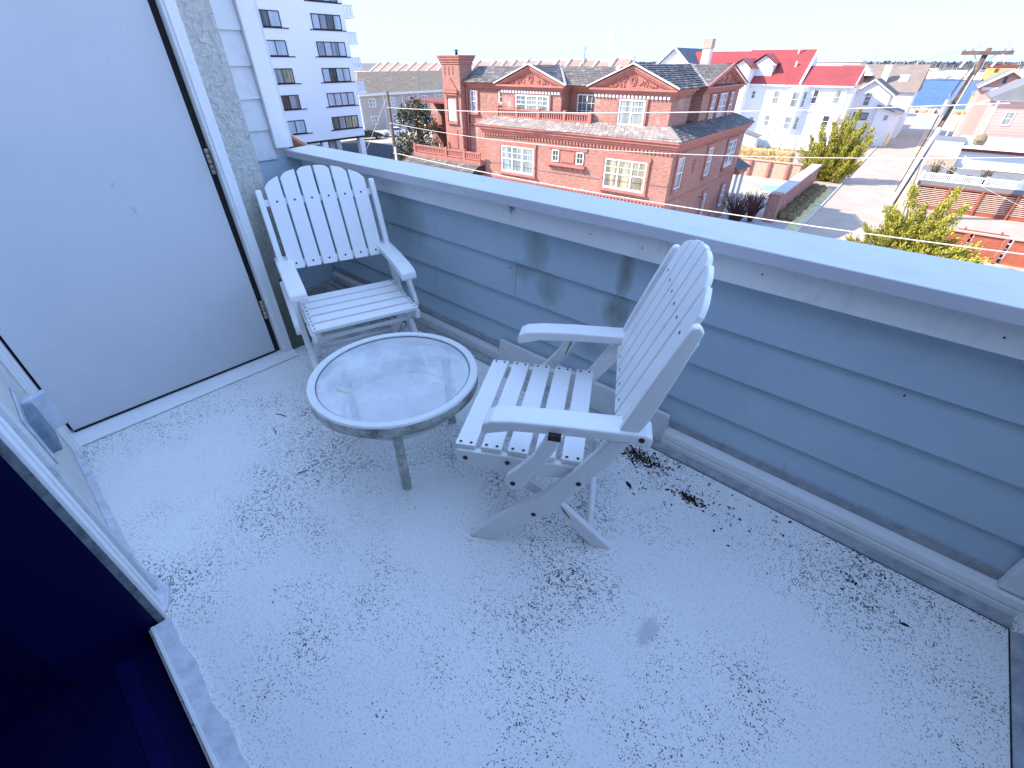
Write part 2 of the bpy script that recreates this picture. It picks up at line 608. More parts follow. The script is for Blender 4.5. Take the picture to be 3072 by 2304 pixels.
def cap_len(xs, lift):
    mb = MB()
    key = [(-3.27, 1.452, 1.640), (-1.94, 1.484, 1.680), (-0.75, 1.512, 1.715), (0.98, 1.480, 1.800)]
    def at(x):
        for (a, i0, o0), (b, i1, o1) in zip(key[:-1], key[1:]):
            if x <= b:
                u = (x - a) / (b - a)
                return i0 + (i1 - i0) * u, o0 + (o1 - o0) * u
    rings = []
    for x in xs:
        i, o = at(x)
        rings.append([mb.pt((x, y, z + lift)) for y, z in ((i, 0.893), (i, 0.935), (o, 0.945), (o, 0.88), (o - .007, 0.88), (o - .007, 0.899), (i + .006, 0.899), (i + .006, 0.893))])
    for a, b in zip(rings[:-1], rings[1:]):
        for k in range(8):
            mb.f.append([a[k], a[(k + 1) % 8], b[(k + 1) % 8], b[k]])
    mb.f.append(rings[0]); mb.f.append(rings[-1][::-1])
    return mb
t.part('cap', cap_len([-3.27, -1.94, -1.37, -0.75, 0.98], 0), M['cap'], bev=0.003)
drip = MB()
rd = random.Random(14)
for k in range(26):
    x = -1.37 + rd.gauss(0, 0.012); z = 0.888 - abs(rd.gauss(0, 0.018)); L = rd.uniform(0.004, 0.016); w = rd.uniform(0.001, 0.0035)
    drip.face([(x - w, WY - 0.0556, z), (x + w, WY - 0.0556, z), (x + w * .4, WY - 0.0556, z - L), (x - w * .4, WY - 0.0556, z - L)])
t.part('drip_stain', drip, M['greytrim'], kind='stuff', recalc=False)
for (x, z) in ((-2.35, 0.845), (-1.98, 0.85), (-0.95, 0.845), (-0.72, 0.84), (-0.30, 0.85), (0.28, 0.84)):
    t.part('nail_head', MB().lathe([(0.0, 0.0), (0.003, 0.0)], (0, 0, 0), 8) if False else MB(lambda a, b, c, x=x, z=z: (x + a, WY - 0.0553 - c, z + b)).lathe([(0.0, 0.0012), (0.0028, 0.001), (0.003, 0.0)], (0, 0, 0), 8), M['screw'])
for (x, z) in ((-1.42, 0.57), (0.18, 0.58)):
    t.part('nail_head', MB(lambda a, b, c, x=x, z=z: (x + a, WY - 0.011 - c + 0.0, z + b)).lathe([(0.0, 0.0012), (0.0028, 0.001), (0.003, -0.006)], (0, 0, 0), 8), M['screw'])
t.part('base_board', MB().prism([(1.536, 0.004), (1.536, 0.040), (1.541, 0.043), (1.541, 0.047), (1.536, 0.051), (1.540, 0.078), (1.585, 0.086), (1.60, 0.086), (1.60, 0.004)], -0.47, 0.70, 'x'), M['white'], bev=0.002)
t.part('base_board', MB().prism([(1.552, 0.004), (1.552, 0.06), (1.560, 0.075), (1.60, 0.080), (1.60, 0.004)], -3.25, -1.47, 'x'), M['dirtywhite'], bev=0.002)
t.part('flashing_board', MB().prism([(1.540, 0.012), (1.560, 0.150), (1.574, 0.156), (1.590, 0.012)], -1.47, -0.47, 'x'), M['dirtywhite'], bev=0.002, label='taller loose white flashing board behind the chair')
t.part('corner_board', MB().box(0.628, 0.74, 1.552, 1.587, 0.088, 0.793), M['white'], bev=0.003)
t.part('flashing_strip', MB().box(-3.25, 0.627, 1.580, 1.61, 0.0865, 0.121), M['caulk'])
dsingle('caulk_strip', MB().prism([(1.500, 0.002), (1.506, 0.008), (1.522, 0.010), (1.535, 0.016), (1.535, 0.002)], -3.25, 0.70, 'x'),
        M['caulk'], 'long grey caulk strip where the deck floor meets the railing wall', 'caulk strip', (-1.3, 1.5, 0))

dsingle('floor_grime_shade', MB().box(-3.2, 0.695, 1.4965, 1.4995, 0.0005, 0.0022), M['dark'], 'dark line of grime and painted shade where the grey caulk strip meets the coated floor', 'dark line', (-1.3, 1.498, 0))  # thin dark strips: grime and contact shade drawn as boxes
dsingle('floor_grime_shade', MB().box(0.6935, 0.6965, -0.2, 1.496, 0.0005, 0.0022), M['dark'], 'painted shade and grime along the sealant strip at the right end of the floor', 'dark line', (0.695, 0.6, 0))
dsingle('floor_grime_shade', MB().box(-2.41, -2.407, -0.19, 0.83, 0.0005, 0.0022), M['greytrim'], 'thin grey line of grime and painted shade in front of the door threshold', 'dark line', (-2.41, 0.3, 0))
# right end wall
t = dthing('end_wall', 'stuccoed end wall at the right edge of the deck', 'wall', (0.82, 0.6, 0))
t.part('stucco_face', MB().box(0.755, 0.95, -0.24, 1.548, 0.0, 0.895), M['stuccopale'])
t.part('end_cap', MB().box(0.70, 0.98, -0.24, 1.492, 0.897, 0.94), M['cap'], bev=0.003)
dsingle('sealant_strip', MB().prism([(0.697, 0.003), (0.712, 0.012), (0.738, 0.012), (0.752, 0.02), (0.752, 0.003)], -0.24, 1.49, 'y'),
        M['caulk'], 'grey sealant strip along the right end wall of the deck', 'sealant strip', (0.72, 0.6, 0))

# house wall with the closed door (left), stucco pier and siding beyond
t = dthing('door_wall', 'grey stucco wall holding the closed pale blue door', 'wall', (-2.6, 0.3, 0))
DX = -2.50
t.part('stucco_pier', MB().box(-3.25, DX - 0.0, 0.835, 0.968, 0.0, 3.5), M['stucco'])
t.part('lintel', MB().box(-2.9, DX - 0.01, -0.30, 0.835, 2.12, 3.5), M['stucco'])
t.part('door_jamb', MB().prism([(0.775, 0), (0.83, 0), (0.83, 2.12), (0.775, 2.12)], DX - 0.10, DX + 0.035, 'x'), M['white'], bev=0.004)
t.part('jamb_bead', MB().prism([(0.787, 0), (0.797, 0), (0.797, 2.1), (0.787, 2.1)], DX + 0.036, DX + 0.042, 'x'), M['white'], bev=0.002)
t.part('door_jamb', MB().box(DX - 0.10, DX + 0.05, -0.222, -0.196, 0.0, 2.12), M['white'], bev=0.003)
t.part('door_head', MB().box(DX - 0.10, DX + 0.03, -0.196, 0.775, 2.05, 2.12), M['white'], bev=0.004)
t.part('door_gap', MB().box(DX - 0.09, DX - 0.045, -0.196, 0.775, 0.0, 2.05), M['dark'])
t.part('weatherstrip', MB().box(DX - 0.044, DX - 0.012, 0.752, 0.774, 0.012, 2.05), M['dark'])
t.part('threshold', MB().prism([(DX - 0.05, 0.0), (DX + 0.085, 0.0), (DX + 0.075, 0.012), (DX + 0.03, 0.022), (DX - 0.05, 0.026)], -0.2, 0.835, 'y'), M['white'], bev=0.002)
d = t.part('door', MB().box(DX - 0.044, DX - 0.008, -0.186, 0.748, 0.034, 2.04), M['door'], bev=0.002)
for hz in (1.03, 0.29, 1.8):
    h = MB()
    for k in range(5):
        h.lathe([(0.0, 0), (0.0095, 0.001), (0.0095, 0.019), (0.0, 0.02)], (DX + 0.0, 0.761, hz - 0.05 + k * 0.0215), 10)
    t.part('hinge', h, M['brass'], parent=d, smooth=True)
t.part('door_bottom_seal', MB().box(DX - 0.044, DX - 0.004, -0.186, 0.748, 0.0265, 0.034), M['dark'])
t.part('side_core', MB().box(-3.25, -2.93, -0.30, 0.83, 0.0, 3.5), M['stucco'])

t = dthing('siding_wall', 'pale lapped siding with a white corner board rising behind the railing cap', 'wall', (-3.36, 1.2, 0))
sz = [0.0, 0.18, 0.36, 0.54, 0.72, 0.885, 1.05, 1.215, 1.378, 1.542, 1.71, 1.88, 2.05, 2.22, 2.39]
for i in range(len(sz) - 1):
    m = M['clap'] if sz[i + 1] < 0.9 else M['siding']
    ye = 1.62 if sz[i + 1] < 0.9 else 1.392
    t.part('siding_board', MB().hull8([(-3.285, 0.9, sz[i] + .002), (-3.272, 0.9, sz[i] + .002), (-3.272, ye, sz[i] + .002), (-3.285, ye, sz[i] + .002),
                                       (-3.30, 0.9, sz[i + 1] + .012), (-3.287, 0.9, sz[i + 1] + .012), (-3.287, ye, sz[i + 1] + .012), (-3.30, ye, sz[i + 1] + .012)]), m)
t.part('upper_siding', MB().box(-3.30, -3.28, 0.9, 1.392, 2.41, 3.5), M['siding'])
t.part('core', MB().box(-3.45, -3.303, 0.9, 1.63, -9.6, 0.90).box(-3.45, -3.303, 0.9, 1.50, 0.90, 3.5), M['siding'])
t.part('corner_board', MB().box(-3.302, -3.248, 1.395, 1.492, 0.948, 3.5), M['white'], bev=0.003)
t.part('corner_return', MB().box(-3.42, -3.256, 1.494, 1.512, 0.948, 3.5), M['dirtywhite'], bev=0.003)
t.part('joint_shadow_gap', MB().box(-3.302, -3.290, 1.385, 1.395, 0.95, 3.5), M['dark'])

# left house wall with the open doorway
t = dthing('house_wall', 'sand coloured house wall with white door casing beside the open doorway', 'wall', (-1.9, -0.3, 0))
t.part('wall_face', MB().box(-2.49, -1.47, -0.42, -0.222, 0.0, 3.5), M['stuccopale'])
t.part('wall_top', MB().box(-1.47, 0.95, -0.42, -0.222, 2.15, 3.4), M['stuccopale'])
t.part('wall_top', MB().box(0.95, 3.2, -0.42, -0.223, 2.15, 2.5), M['stuccopale'])
t.part('corner_casing', MB().box(DX + 0.05, DX + 0.125, -0.2215, -0.2, 0.0, 2.12), M['white'], bev=0.003)
t.part('grey_stop', MB().prism([(-1.47, -0.222), (-1.375, -0.222), (-1.375, -0.176), (-1.395, -0.172), (-1.46, -0.205)], 0.03, 2.15, 'z'), M['stop'])
t.part('frame_shade_strip', MB().box(-1.374, -1.352, -0.42, -0.186, 0.0, 2.15), M['tape'], bev=0.002)
t.part('frame_outer', MB().box(-1.351, -1.318, -0.42, -0.182, 0.0, 2.15), M['white'], bev=0.003)
t.part('frame_groove', MB().box(-1.3175, -1.3125, -0.42, -0.189, 0.0, 2.15), M['dark'])
t.part('frame_inner', MB().box(-1.312, -1.268, -0.42, -0.186, 0.0, 2.15), M['white'], bev=0.003)
t.part('frame_edge', MB().box(-1.2675, -1.2605, -0.212, -0.195, 0.0, 2.15), M['greytrim'])
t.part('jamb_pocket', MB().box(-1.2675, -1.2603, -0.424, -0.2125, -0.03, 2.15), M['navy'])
t.part('doorway_side', MB().box(1.2, 3.2, -0.42, -0.222, 0.0, 2.15), M['stuccopale'])

t = dthing('threshold_sill', 'chipped white sill of the open doorway at the lower left', 'door sill', (0, -0.24, 0))
t.part('sill_edge', MB().box(-1.25, 1.2, -0.232, -0.222, -0.028, 0.020), M['white'], bev=0.002)
def jagged(x0, x1, yin, yout, amp, z0, z1, step=0.025, seed=1):
    rr = random.Random(seed)
    mb = MB(); top = []; n = int((x1 - x0) / step)
    xs = [x0 + (x1 - x0) * k / n for k in range(n + 1)]
    ys = []; cur = 0
    for _ in xs:
        cur = cur * 0.7 + rr.uniform(-amp, amp) * 0.7
        ys.append(yout + cur)
    for k in range(n):
        mb.hull8([(xs[k], yin, z0), (xs[k + 1], yin, z0), (xs[k + 1], ys[k + 1], z0), (xs[k], ys[k], z0),
                  (xs[k], yin, z1 + 0.006), (xs[k + 1], yin, z1 + 0.006), (xs[k + 1], ys[k + 1], z1), (xs[k], ys[k], z1)])
    return mb
t.part('sill_top', jagged(-1.25, 1.2, -0.2215, -0.178, 0.006, 0.003, 0.010, seed=4), M['tape'])
dsingle('flashing_tape', jagged(-2.40, -1.43, -0.221, -0.196, 0.003, 0.002, 0.006, seed=8), M['tape'],
        'pale grey flashing tape sealing the foot of the sand coloured wall', 'flashing tape', (-1.9, -0.2, 0))
dsingle('sealant_blob', MB().prism([(-1.50, -0.19), (-1.44, -0.165), (-1.36, -0.150), (-1.31, -0.165), (-1.285, -0.18), (-1.27, -0.205), (-1.30, -0.221), (-1.46, -0.221)], 0.003, 0.016, 'z'),
        M['tape'], 'torn lump of sealant at the foot of the doorway frame', 'sealant', (-1.4, -0.19, 0), bev=0.004)

# the dark room behind the doorway
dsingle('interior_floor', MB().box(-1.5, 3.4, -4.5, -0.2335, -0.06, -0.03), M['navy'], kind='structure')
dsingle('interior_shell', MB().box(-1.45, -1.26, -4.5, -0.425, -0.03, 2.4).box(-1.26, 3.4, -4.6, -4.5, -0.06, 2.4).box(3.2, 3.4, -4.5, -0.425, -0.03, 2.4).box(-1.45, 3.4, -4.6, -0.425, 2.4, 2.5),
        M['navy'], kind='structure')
dsingle('blue_floor_band', MB().box(-1.24, 1.2, -0.345, -0.305, -0.029, -0.026), M['navy2'], 'faint blue strip across the dark floor inside the doorway', 'floor strip', (0, -0.48, 0), bev=0.001)  # slightly bluer band across the interior floor
# upper storeys behind the camera that keep the deck in shade
dsingle('own_house', MB().box(-9.0, 3.4, -12.0, -4.7, -9.6, 3.5).box(-9.0, -3.46, -4.7, 1.4, -9.6, 3.5), M['siding'],
        'pale siding storeys of the house the deck belongs to', 'house', (-3, -8, -9.6))

# outlet box with its lid flipped up
t = dthing('outlet_box', 'small grey weatherproof outlet box with its lid open on the sand coloured wall', 'outlet box', (-1.9, -0.2, 0.45))
t.part('box', MB().box(-1.99, -1.86, -0.222, -0.188, 0.335, 0.475), M['outlet'], bev=0.006)
t.part('lid', MB().hull8([(-2.03, -0.215, 0.33), (-2.005, -0.215, 0.33), (-2.005, -0.215, 0.475), (-2.03, -0.215, 0.475),
                          (-2.06, -0.15, 0.33), (-2.03, -0.15, 0.33), (-2.03, -0.15, 0.475), (-2.06, -0.15, 0.475)]), M['lidplastic'], bev=0.005)
t.part('back_plate', MB().box(-2.10, -1.83, -0.2215, -0.214, 0.31, 0.50), M['lidplastic'], bev=0.004)

# ------------------------------------------------------------------ folding garden chairs
def build_chair():
    t = Thing('folding_chair', 'white folding slatted garden chair turned side on beside the clapboard wall', 'chair', (0, 0, 0), 'white folding chairs on the deck')
    P = M['plastic']
    A = [(0.362, 0.0), (0.258, 0.128), (0.108, 0.282), (0.020, 0.392), (-0.016, 0.455), (-0.086, 0.570), (-0.108, 0.640),
         (-0.160, 0.790), (-0.203, 0.905), (-0.211, 0.921), (-0.226, 0.924), (-0.238, 0.910), (-0.206, 0.785), (-0.166, 0.640),
         (-0.138, 0.575), (-0.086, 0.460), (-0.040, 0.390), (0.060, 0.222), (0.180, 0.095), (0.278, 0.0)]
    B = [(-0.150, 0.0), (-0.075, 0.0), (0.062, 0.172), (0.205, 0.275), (0.335, 0.345), (0.250, 0.352), (0.165, 0.300), (0.045, 0.200)]
    SR = [(0.388, 0.352), (0.392, 0.395), (0.386, 0.402), (-0.010, 0.402), (-0.016, 0.395), (0.020, 0.352), (0.100, 0.338), (0.33, 0.340)]
    AR = [(-0.182, 0.556), (-0.184, 0.590), (-0.165, 0.599), (-0.05, 0.596), (0.08, 0.592), (0.20, 0.584), (0.262, 0.574),
          (0.286, 0.560), (0.292, 0.532), (0.282, 0.520), (0.262, 0.528), (0.20, 0.546), (0.08, 0.556), (-0.05, 0.562), (-0.13, 0.566), (-0.16, 0.556)]
    SU = [(0.098, 0.566), (0.052, 0.566), (0.066, 0.520), (0.095, 0.455), (0.135, 0.395), (0.152, 0.345), (0.176, 0.316), (0.206, 0.320), (0.222, 0.345),
          (0.215, 0.372), (0.170, 0.425), (0.134, 0.475), (0.110, 0.530)]
    for s in (-1, 1):
        def span(a, b):
            return (a * s, b * s) if s > 0 else (-b, -a)
        t.part('back_leg', MB().prism(A, *span(0.262, 0.289)), P, bev=0.005)
        t.part('front_leg', MB().prism(B, *span(0.214, 0.239)), P, bev=0.004)
        t.part('seat_rail', MB().prism(SR, *span(0.238, 0.2605)), P, bev=0.004)
        t.part('armrest', MB().prism(AR, *span(0.222, 0.300)), P, bev=0.007)
        t.part('arm_support', MB().prism(SU, *span(0.2905, 0.314)), P, bev=0.006)
        y = 0.2895 * s
        for (f, z) in ((-0.155, 0.583), (0.360, 0.372), (0.222, 0.378), (0.193, 0.348), (-0.005, 0.365), (0.128, 0.185)):
            yy = (0.3005 if z > 0.5 else 0.3145 if f == 0.193 else 0.261 if z > 0.371 else 0.2895) * s
            b = MB(lambda a, c, d, f=f, z=z, yy=yy: (f + a, yy + d * s, z + c))
            b.lathe([(0.0, 0.002), (0.0075, 0.002), (0.0085, 0.0), (0.0085, -0.004)], (0, 0, 0), 12)
            t.part('bolt', b, M['screw'])
        b = MB().box(0.058, 0.094, 0.291 * s - 0.0, 0.3142 * s + 0.0006 * s, 0.548, 0.5665) if s > 0 else MB().box(0.058, 0.094, 0.3148 * s, 0.291 * s, 0.548, 0.5665)
        t.part('arm_bracket', b, M['screw'])
    # stretchers
    t.part('stretcher', MB().tube([(0.262, -0.265, 0.100), (0.262, 0.265, 0.100)], 0.013, 8), P, smooth=True)
    t.part('stretcher', MB().tube([(-0.062, -0.218, 0.075), (-0.062, 0.218, 0.075)], 0.013, 8), P, smooth=True)
    t.part('stretcher', MB().tube([(0.305, -0.24, 0.325), (0.305, 0.24, 0.325)], 0.011, 8), P, smooth=True)
    t.part('stretcher', MB().tube([(-0.005, -0.262, 0.345), (-0.005, 0.262, 0.345)], 0.006, 8), M['screw'], smooth=True)
    # seat slats
    scr = MB()
    def dot(mb, p, n, r=0.0052):
        n = Vector(n).normalized()
        ref = Vector((0, 1, 0)) if abs(n.y) < 0.9 else Vector((1, 0, 0))
        u = n.cross(ref).normalized(); w = n.cross(u)
        c = Vector(p)
        mb.face([tuple(c + u * (r * math.cos(k * math.pi / 5)) + w * (r * math.sin(k * math.pi / 5))) for k in range(10)])
    for k in range(5):
        f1 = 0.394 - k * 0.0845
        f0 = f1 - 0.066
        t.part('seat_slat', MB().box(f0, f1, -0.252, 0.252, 0.4025, 0.4205), P, bev=0.003)
        for sy in (-0.239, 0.239):
            for fx in (f0 + 0.016, f1 - 0.016):
                dot(scr, (fx, sy, 0.4212), (0, 0, 1))
    # back: six parallel slats with a scalloped arched top, hung on two rails
    bot = Vector((-0.098, 0, 0.545)); up = Vector((-0.168, 0, 0.452)).normalized(); nr = Vector((up.z, 0, -up.x))
    W, GAP = 0.0725, 0.0100
    for k in range(6):
        y0 = -3 * W - 2.5 * GAP + k * (W + GAP)
        y1 = y0 + W
        out = [(y0, 0.0), (y1, 0.0)]
        seg = [y1 - (y1 - y0) * j / 8 for j in range(9)]
        for y in seg:
            e = min(1.0, abs(y) / 0.246)
            h = 0.488 - 0.072 * e * e
            lo = (y - y0) / W if y0 + y1 < 0 else (y1 - y) / W
            h -= 0.014 * max(0.0, 1 - lo / 0.45) ** 2.2
            out.append((y, h))
        mb = MB(lambda a, b, c: tuple(bot + Vector((0, a, 0)) + up * b + nr * c))
        mb.prism(out, 0.0, 0.016, 'z')
        t.part('back_slat', mb, P, bev=0.003)
        for h in (0.028, 0.335):
            dot(scr, tuple(bot + Vector((0, (y0 + y1) / 2, 0)) + up * h + nr * 0.0168), nr)
    for h in (0.028, 0.335):
        c = bot + up * h + nr * -0.011
        mb = MB(lambda a, b, d, c=c: tuple(c + Vector((0, a, 0)) + up * b + nr * d))
        mb.box(-0.262, 0.262, -0.017, 0.017, -0.010, 0.0105)
        t.part('back_rail', mb, P, bev=0.003)
    t.part('screw_heads', scr, M['screw'], kind='stuff', recalc=False)
    return t.o


def place(o, x, y, fx, fy):
    p = rot2((x, y, 0), D)
    f = rot2((fx, fy, 0), D)
    o.location = p
    o.rotation_euler = (0, 0, math.atan2(f.y, f.x))


ch = build_chair()
place(ch, -0.601, 1.067, -0.8713, -0.4907)
def chair_stain(pts, y):
    mb = MB(); mb.face([(f, y, z) for f, z in pts])
    o = bpy.data.objects.new('rust_stain', mesh_from('rust_stain', mb, M['rust'], recalc=False)); COL.objects.link(o); o.parent = ch
    return o
_kids = list(ch.children)
c2 = copy_tree(ch, (0, 0, 0), 0, 'white folding slatted garden chair facing out of the stucco corner behind the glass table')
place(c2, -2.15, 1.095, 0.947, -0.32)
c2.scale = (1, 1, 0.97)
chair_stain([(0.028, 0.168), (0.046, 0.192), (0.034, 0.163), (0.020, 0.146), (0.004, 0.122), (0.012, 0.142)], 0.2396)
chair_stain([(0.078, 0.545), (0.086, 0.545), (0.100, 0.490), (0.112, 0.450), (0.104, 0.462), (0.090, 0.505)], -0.2901)
# rust on the near rear foot
dsingle('rust_streak', MB().prism([(-0.488, 0.822), (-0.472, 0.832), (-0.474, 0.84), (-0.49, 0.832)], 0.15, 0.20, 'z'), M['rust']) if False else None

# ------------------------------------------------------------------ round glass table
TC = (-1.316, 0.783)
t = dthing('side_table', 'low round white table with a hammered glass top between the two chairs', 'table', (TC[0], TC[1], 0))
rim = MB().lathe([(0.298, 0.395), (0.300, 0.400), (0.326, 0.401), (0.331, 0.395)], (TC[0], TC[1], 0), 96)
t.part('rim', rim, M['tablemetal'], recalc=False)
t.part('gasket', MB().lathe([(0.2945, 0.3925), (0.295, 0.396), (0.298, 0.396), (0.2985, 0.3925)], (TC[0], TC[1], 0), 96), M['greytrim'], recalc=False)
t.part('rim_band', MB().lathe([(0.331, 0.395), (0.330, 0.352), (0.322, 0.346), (0.306, 0.346), (0.304, 0.384), (0.297, 0.388), (0.297, 0.394)], (TC[0], TC[1], 0), 72), M['tablemold'], smooth=True, recalc=False)
gl = MB(); gl.lathe([(0.0, 0.392), (0.15, 0.392), (0.302, 0.392)], (TC[0], TC[1], 0), 48)
gt = t.part('glass_top', gl, M['glass'])
al = MB()
al.face([(-1.365 + 0.034 * math.cos(a) * (1 + 0.3 * math.sin(3 * a)), 0.585 + 0.009 * math.sin(a) * (1 + .4 * math.cos(2 * a)) + 0.35 * 0.034 * math.cos(a), 0.3924) for a in [k * math.pi / 8 for k in range(16)]])
t.part('algae_stain', al, M['algae'], parent=gt, recalc=False)
for a in (-38.5, 84, 204):
    lx, ly = TC[0] + 0.243 * math.cos(R(a)), TC[1] + 0.243 * math.sin(R(a))
    m = MB()
    path = [(lx, ly, 0.0), (lx, ly, 0.2), (lx, ly, 0.352)]
    m.tube(path, 0.019, 14)
    t.part('leg', m, M['tablemold'], smooth=False)
t.part('lower_ring', MB().tube([(TC[0] + 0.225 * math.cos(k * math.pi / 24), TC[1] + 0.225 * math.sin(k * math.pi / 24), 0.255) for k in range(49)], 0.009, 8), M['tablemetal'], smooth=True)

# ------------------------------------------------------------------ small litter on the deck
rl = random.Random(5)
deb = MB()
for cx, cy, n, s in ((-0.50, 1.41, 420, 0.055), (-0.40, 1.40, 90, 0.16), (-0.245, 1.335, 130, 0.028), (-0.15, 1.40, 60, 0.14), (0.15, 1.42, 30, 0.2),
                     (-0.73, 1.36, 60, 0.08), (-2.6, 1.40, 260, 0.22), (-2.2, 1.42, 120, 0.12)):
    for _ in range(n):
        x, y = rl.gauss(cx, s), rl.gauss(cy, s * 0.5)
        if y > 1.488 or y < 0 or x > 0.68: continue
        a = rl.uniform(0, 6.28); L = rl.uniform(0.003, 0.009); w = L * rl.uniform(0.25, 0.6)
        ca, sa = math.cos(a), math.sin(a); h = rl.uniform(0.0015, 0.003)
        deb.face([(x - ca * L, y - sa * L, 0.001), (x + sa * w, y - ca * w, h), (x + ca * L, y + sa * L, 0.001), (x - sa * w, y + ca * w, h)])
dsingle('leaf_litter', deb, M['leaf'], 'dark crumbs of leaf litter swept against the railing wall', 'leaf litter', (-0.4, 1.4, 0), kind='stuff', recalc=False)


def leaf(x, y, L, w, a, label, name='dry_leaf'):
    ca, sa = math.cos(a), math.sin(a)
    mb = MB()
    pr = [(-1, 0), (-0.5, 0.8), (0.2, 1), (0.8, 0.5), (1, 0), (0.7, -0.6), (0, -0.9), (-0.6, -0.7)]
    mb.prism([(x + ca * p * L - sa * q * w, y + sa * p * L + ca * q * w) for p, q in pr], 0.001, 0.004, 'z')
    dsingle(name, mb, M['leaf'], label, 'leaf', (x, y, 0))


leaf(0.455, 1.302, 0.012, 0.004, 0.2, 'single dark dry leaf lying alone near the right end of the floor')
leaf(-0.459, 1.237, 0.020, 0.007, -0.5, 'dark curled leaf on the floor behind the side on chair')
for (x, y, L, a, lb) in ((-1.95, 0.505, 0.030, 0.4, 'short dark twig on the floor left of the table nearest the door'),
                         (-1.52, 0.392, 0.022, 1.2, 'tiny twig on the floor in front of the table'),
                         (-1.86, 0.43, 0.028, -0.2, 'thin dark twig lying left of the table further from the door')):
    mb = MB().tube([(x - L * math.cos(a), y - L * math.sin(a), 0.003), (x, y + 0.004, 0.004), (x + L * math.cos(a), y + L * math.sin(a), 0.003)], 0.0016, 5)
    dsingle('twig', mb, M['leaf'], lb, 'twig', (x, y, 0))
#BG#

# ================================================================== the town beyond the railing (world frame)
M['red'] = brickmat('red_brick', (0.47, 0.205, 0.15), (0.37, 0.14, 0.10), (0.52, 0.36, 0.30), patch=0.6)
M['redtrim'] = simple('red_terracotta_trim', (0.42, 0.165, 0.125), 0.7, 0.2, 2.0, 0.1, 20)
M['palebrick'] = brickmat('pale_brick', (0.62, 0.42, 0.30), (0.52, 0.33, 0.23), (0.6, 0.5, 0.42), patch=0.6)  # paler brick colours than the red brick
M['slate'] = slatemat('grey_slate', (0.055, 0.05, 0.05), (0.11, 0.10, 0.095), (0.18, 0.155, 0.14))  # darker copy: shade put into the colour of the side slopes
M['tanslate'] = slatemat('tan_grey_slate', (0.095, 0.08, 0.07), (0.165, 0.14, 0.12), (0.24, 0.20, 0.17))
M['paleslate'] = slatemat('pale_sunlit_slate', (0.23, 0.19, 0.165), (0.35, 0.295, 0.255), (0.46, 0.395, 0.34))  # paler copy: sunlight put into the colour of the skirt's front slope
M['under'] = simple('roof_underlay', (0.045, 0.042, 0.045), 0.9)
M['winwhite'] = simple('white_window_paint', (0.80, 0.80, 0.78), 0.45, 0.05)
M['blackframe'] = simple('black_window_frame', (0.015, 0.014, 0.02), 0.5)
M['curtain'] = panemat('pane_with_white_curtain', (0.13, 0.165, 0.16), (0.33, 0.365, 0.34), 2.5)
M['towerpane'] = panemat('pane_with_painted_reflection', (0.36, 0.41, 0.46), (0.50, 0.55, 0.60), 0.8)  # pale reflection put into the pane colour
M['blind'] = panemat('pane_with_tan_blind', (0.16, 0.14, 0.10), (0.45, 0.40, 0.26), 3)
M['darkpane'] = panemat('dark_window_pane', (0.03, 0.035, 0.04), (0.10, 0.11, 0.12), 2)
M['greypane'] = panemat('grey_window_pane', (0.16, 0.17, 0.19), (0.32, 0.34, 0.36), 2)
M['tower'] = simple('white_tower_render', (0.84, 0.82, 0.83), 0.7, 0.04, 0.2)
M['rail'] = simple('white_railing_metal', (0.78, 0.79, 0.80), 0.5)
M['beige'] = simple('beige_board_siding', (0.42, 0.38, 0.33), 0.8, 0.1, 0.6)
M['beigelit'] = simple('cream_and_sunlit_beige', (0.72, 0.68, 0.60), 0.8, 0.08)  # cream; for the condominium end wall, beige with sunlight put into the colour
M['brownroof'] = simple('brown_shingle_roof', (0.25, 0.195, 0.135), 0.9, 0.3, 1.6, 0.4, 6)
M['whitewall'] = simple('white_lap_siding', (0.80, 0.80, 0.79), 0.65, 0.04, 0.5)
M['redroof'] = simple('red_sheet_roof', (0.30, 0.055, 0.05), 0.55, 0.12, 0.5)
M['slateblue'] = simple('dark_blue_grey_shingles', (0.10, 0.115, 0.14), 0.8, 0.3, 1.5)
M['tanroof'] = simple('tan_shingle_roof', (0.25, 0.19, 0.15), 0.9, 0.15, 0.7)
M['terra'] = simple('terracotta_roof', (0.44, 0.235, 0.175), 0.8, 0.15, 0.6, objr=0.3)
M['darkroof'] = simple('charcoal_shingles', (0.09, 0.09, 0.095), 0.85, 0.3, 1.2)
M['pink'] = simple('pink_lap_siding', (0.56, 0.35, 0.30), 0.7, 0.06, 0.6)
M['yellow'] = simple('yellow_siding', (0.60, 0.42, 0.15), 0.75, 0.1, 0.8)
M['greyroof'] = simple('grey_shingle_roof', (0.20, 0.195, 0.195), 0.85, 0.15, 0.8)
M['redwood'] = simple('red_stained_boards', (0.42, 0.115, 0.065), 0.65, 0.2, 3, 0, 40, 0.3, 0, 0, 0.35)
M['redwooddark'] = simple('dark_red_backing', (0.24, 0.07, 0.05), 0.8, 0.2)
M['litslat'] = simple('sunlit_slat_paint', (0.70, 0.50, 0.38), 0.6, 0.15, 3)  # sunlight on the slats' top edges put into the colour
M['pole'] = simple('weathered_pole_wood', (0.17, 0.115, 0.09), 0.9, 0.4, 3, 0.4, 20)
M['steel'] = simple('galvanised_steel', (0.55, 0.54, 0.52), 0.5, 0.2)
M['wire'] = simple('pale_cable', (0.62, 0.58, 0.50), 0.5)
M['darkwire'] = simple('dark_cable', (0.05, 0.05, 0.055), 0.6)
M['hardware'] = simple('grey_insulator', (0.33, 0.31, 0.31), 0.5)
M['asphalt'] = simple('worn_asphalt', (0.43, 0.335, 0.265), 0.9, 0.16, 0.5, 0.2, 30)
M['lot'] = simple('dark_parking_asphalt', (0.030, 0.032, 0.040), 0.9, 0.2, 0.4)
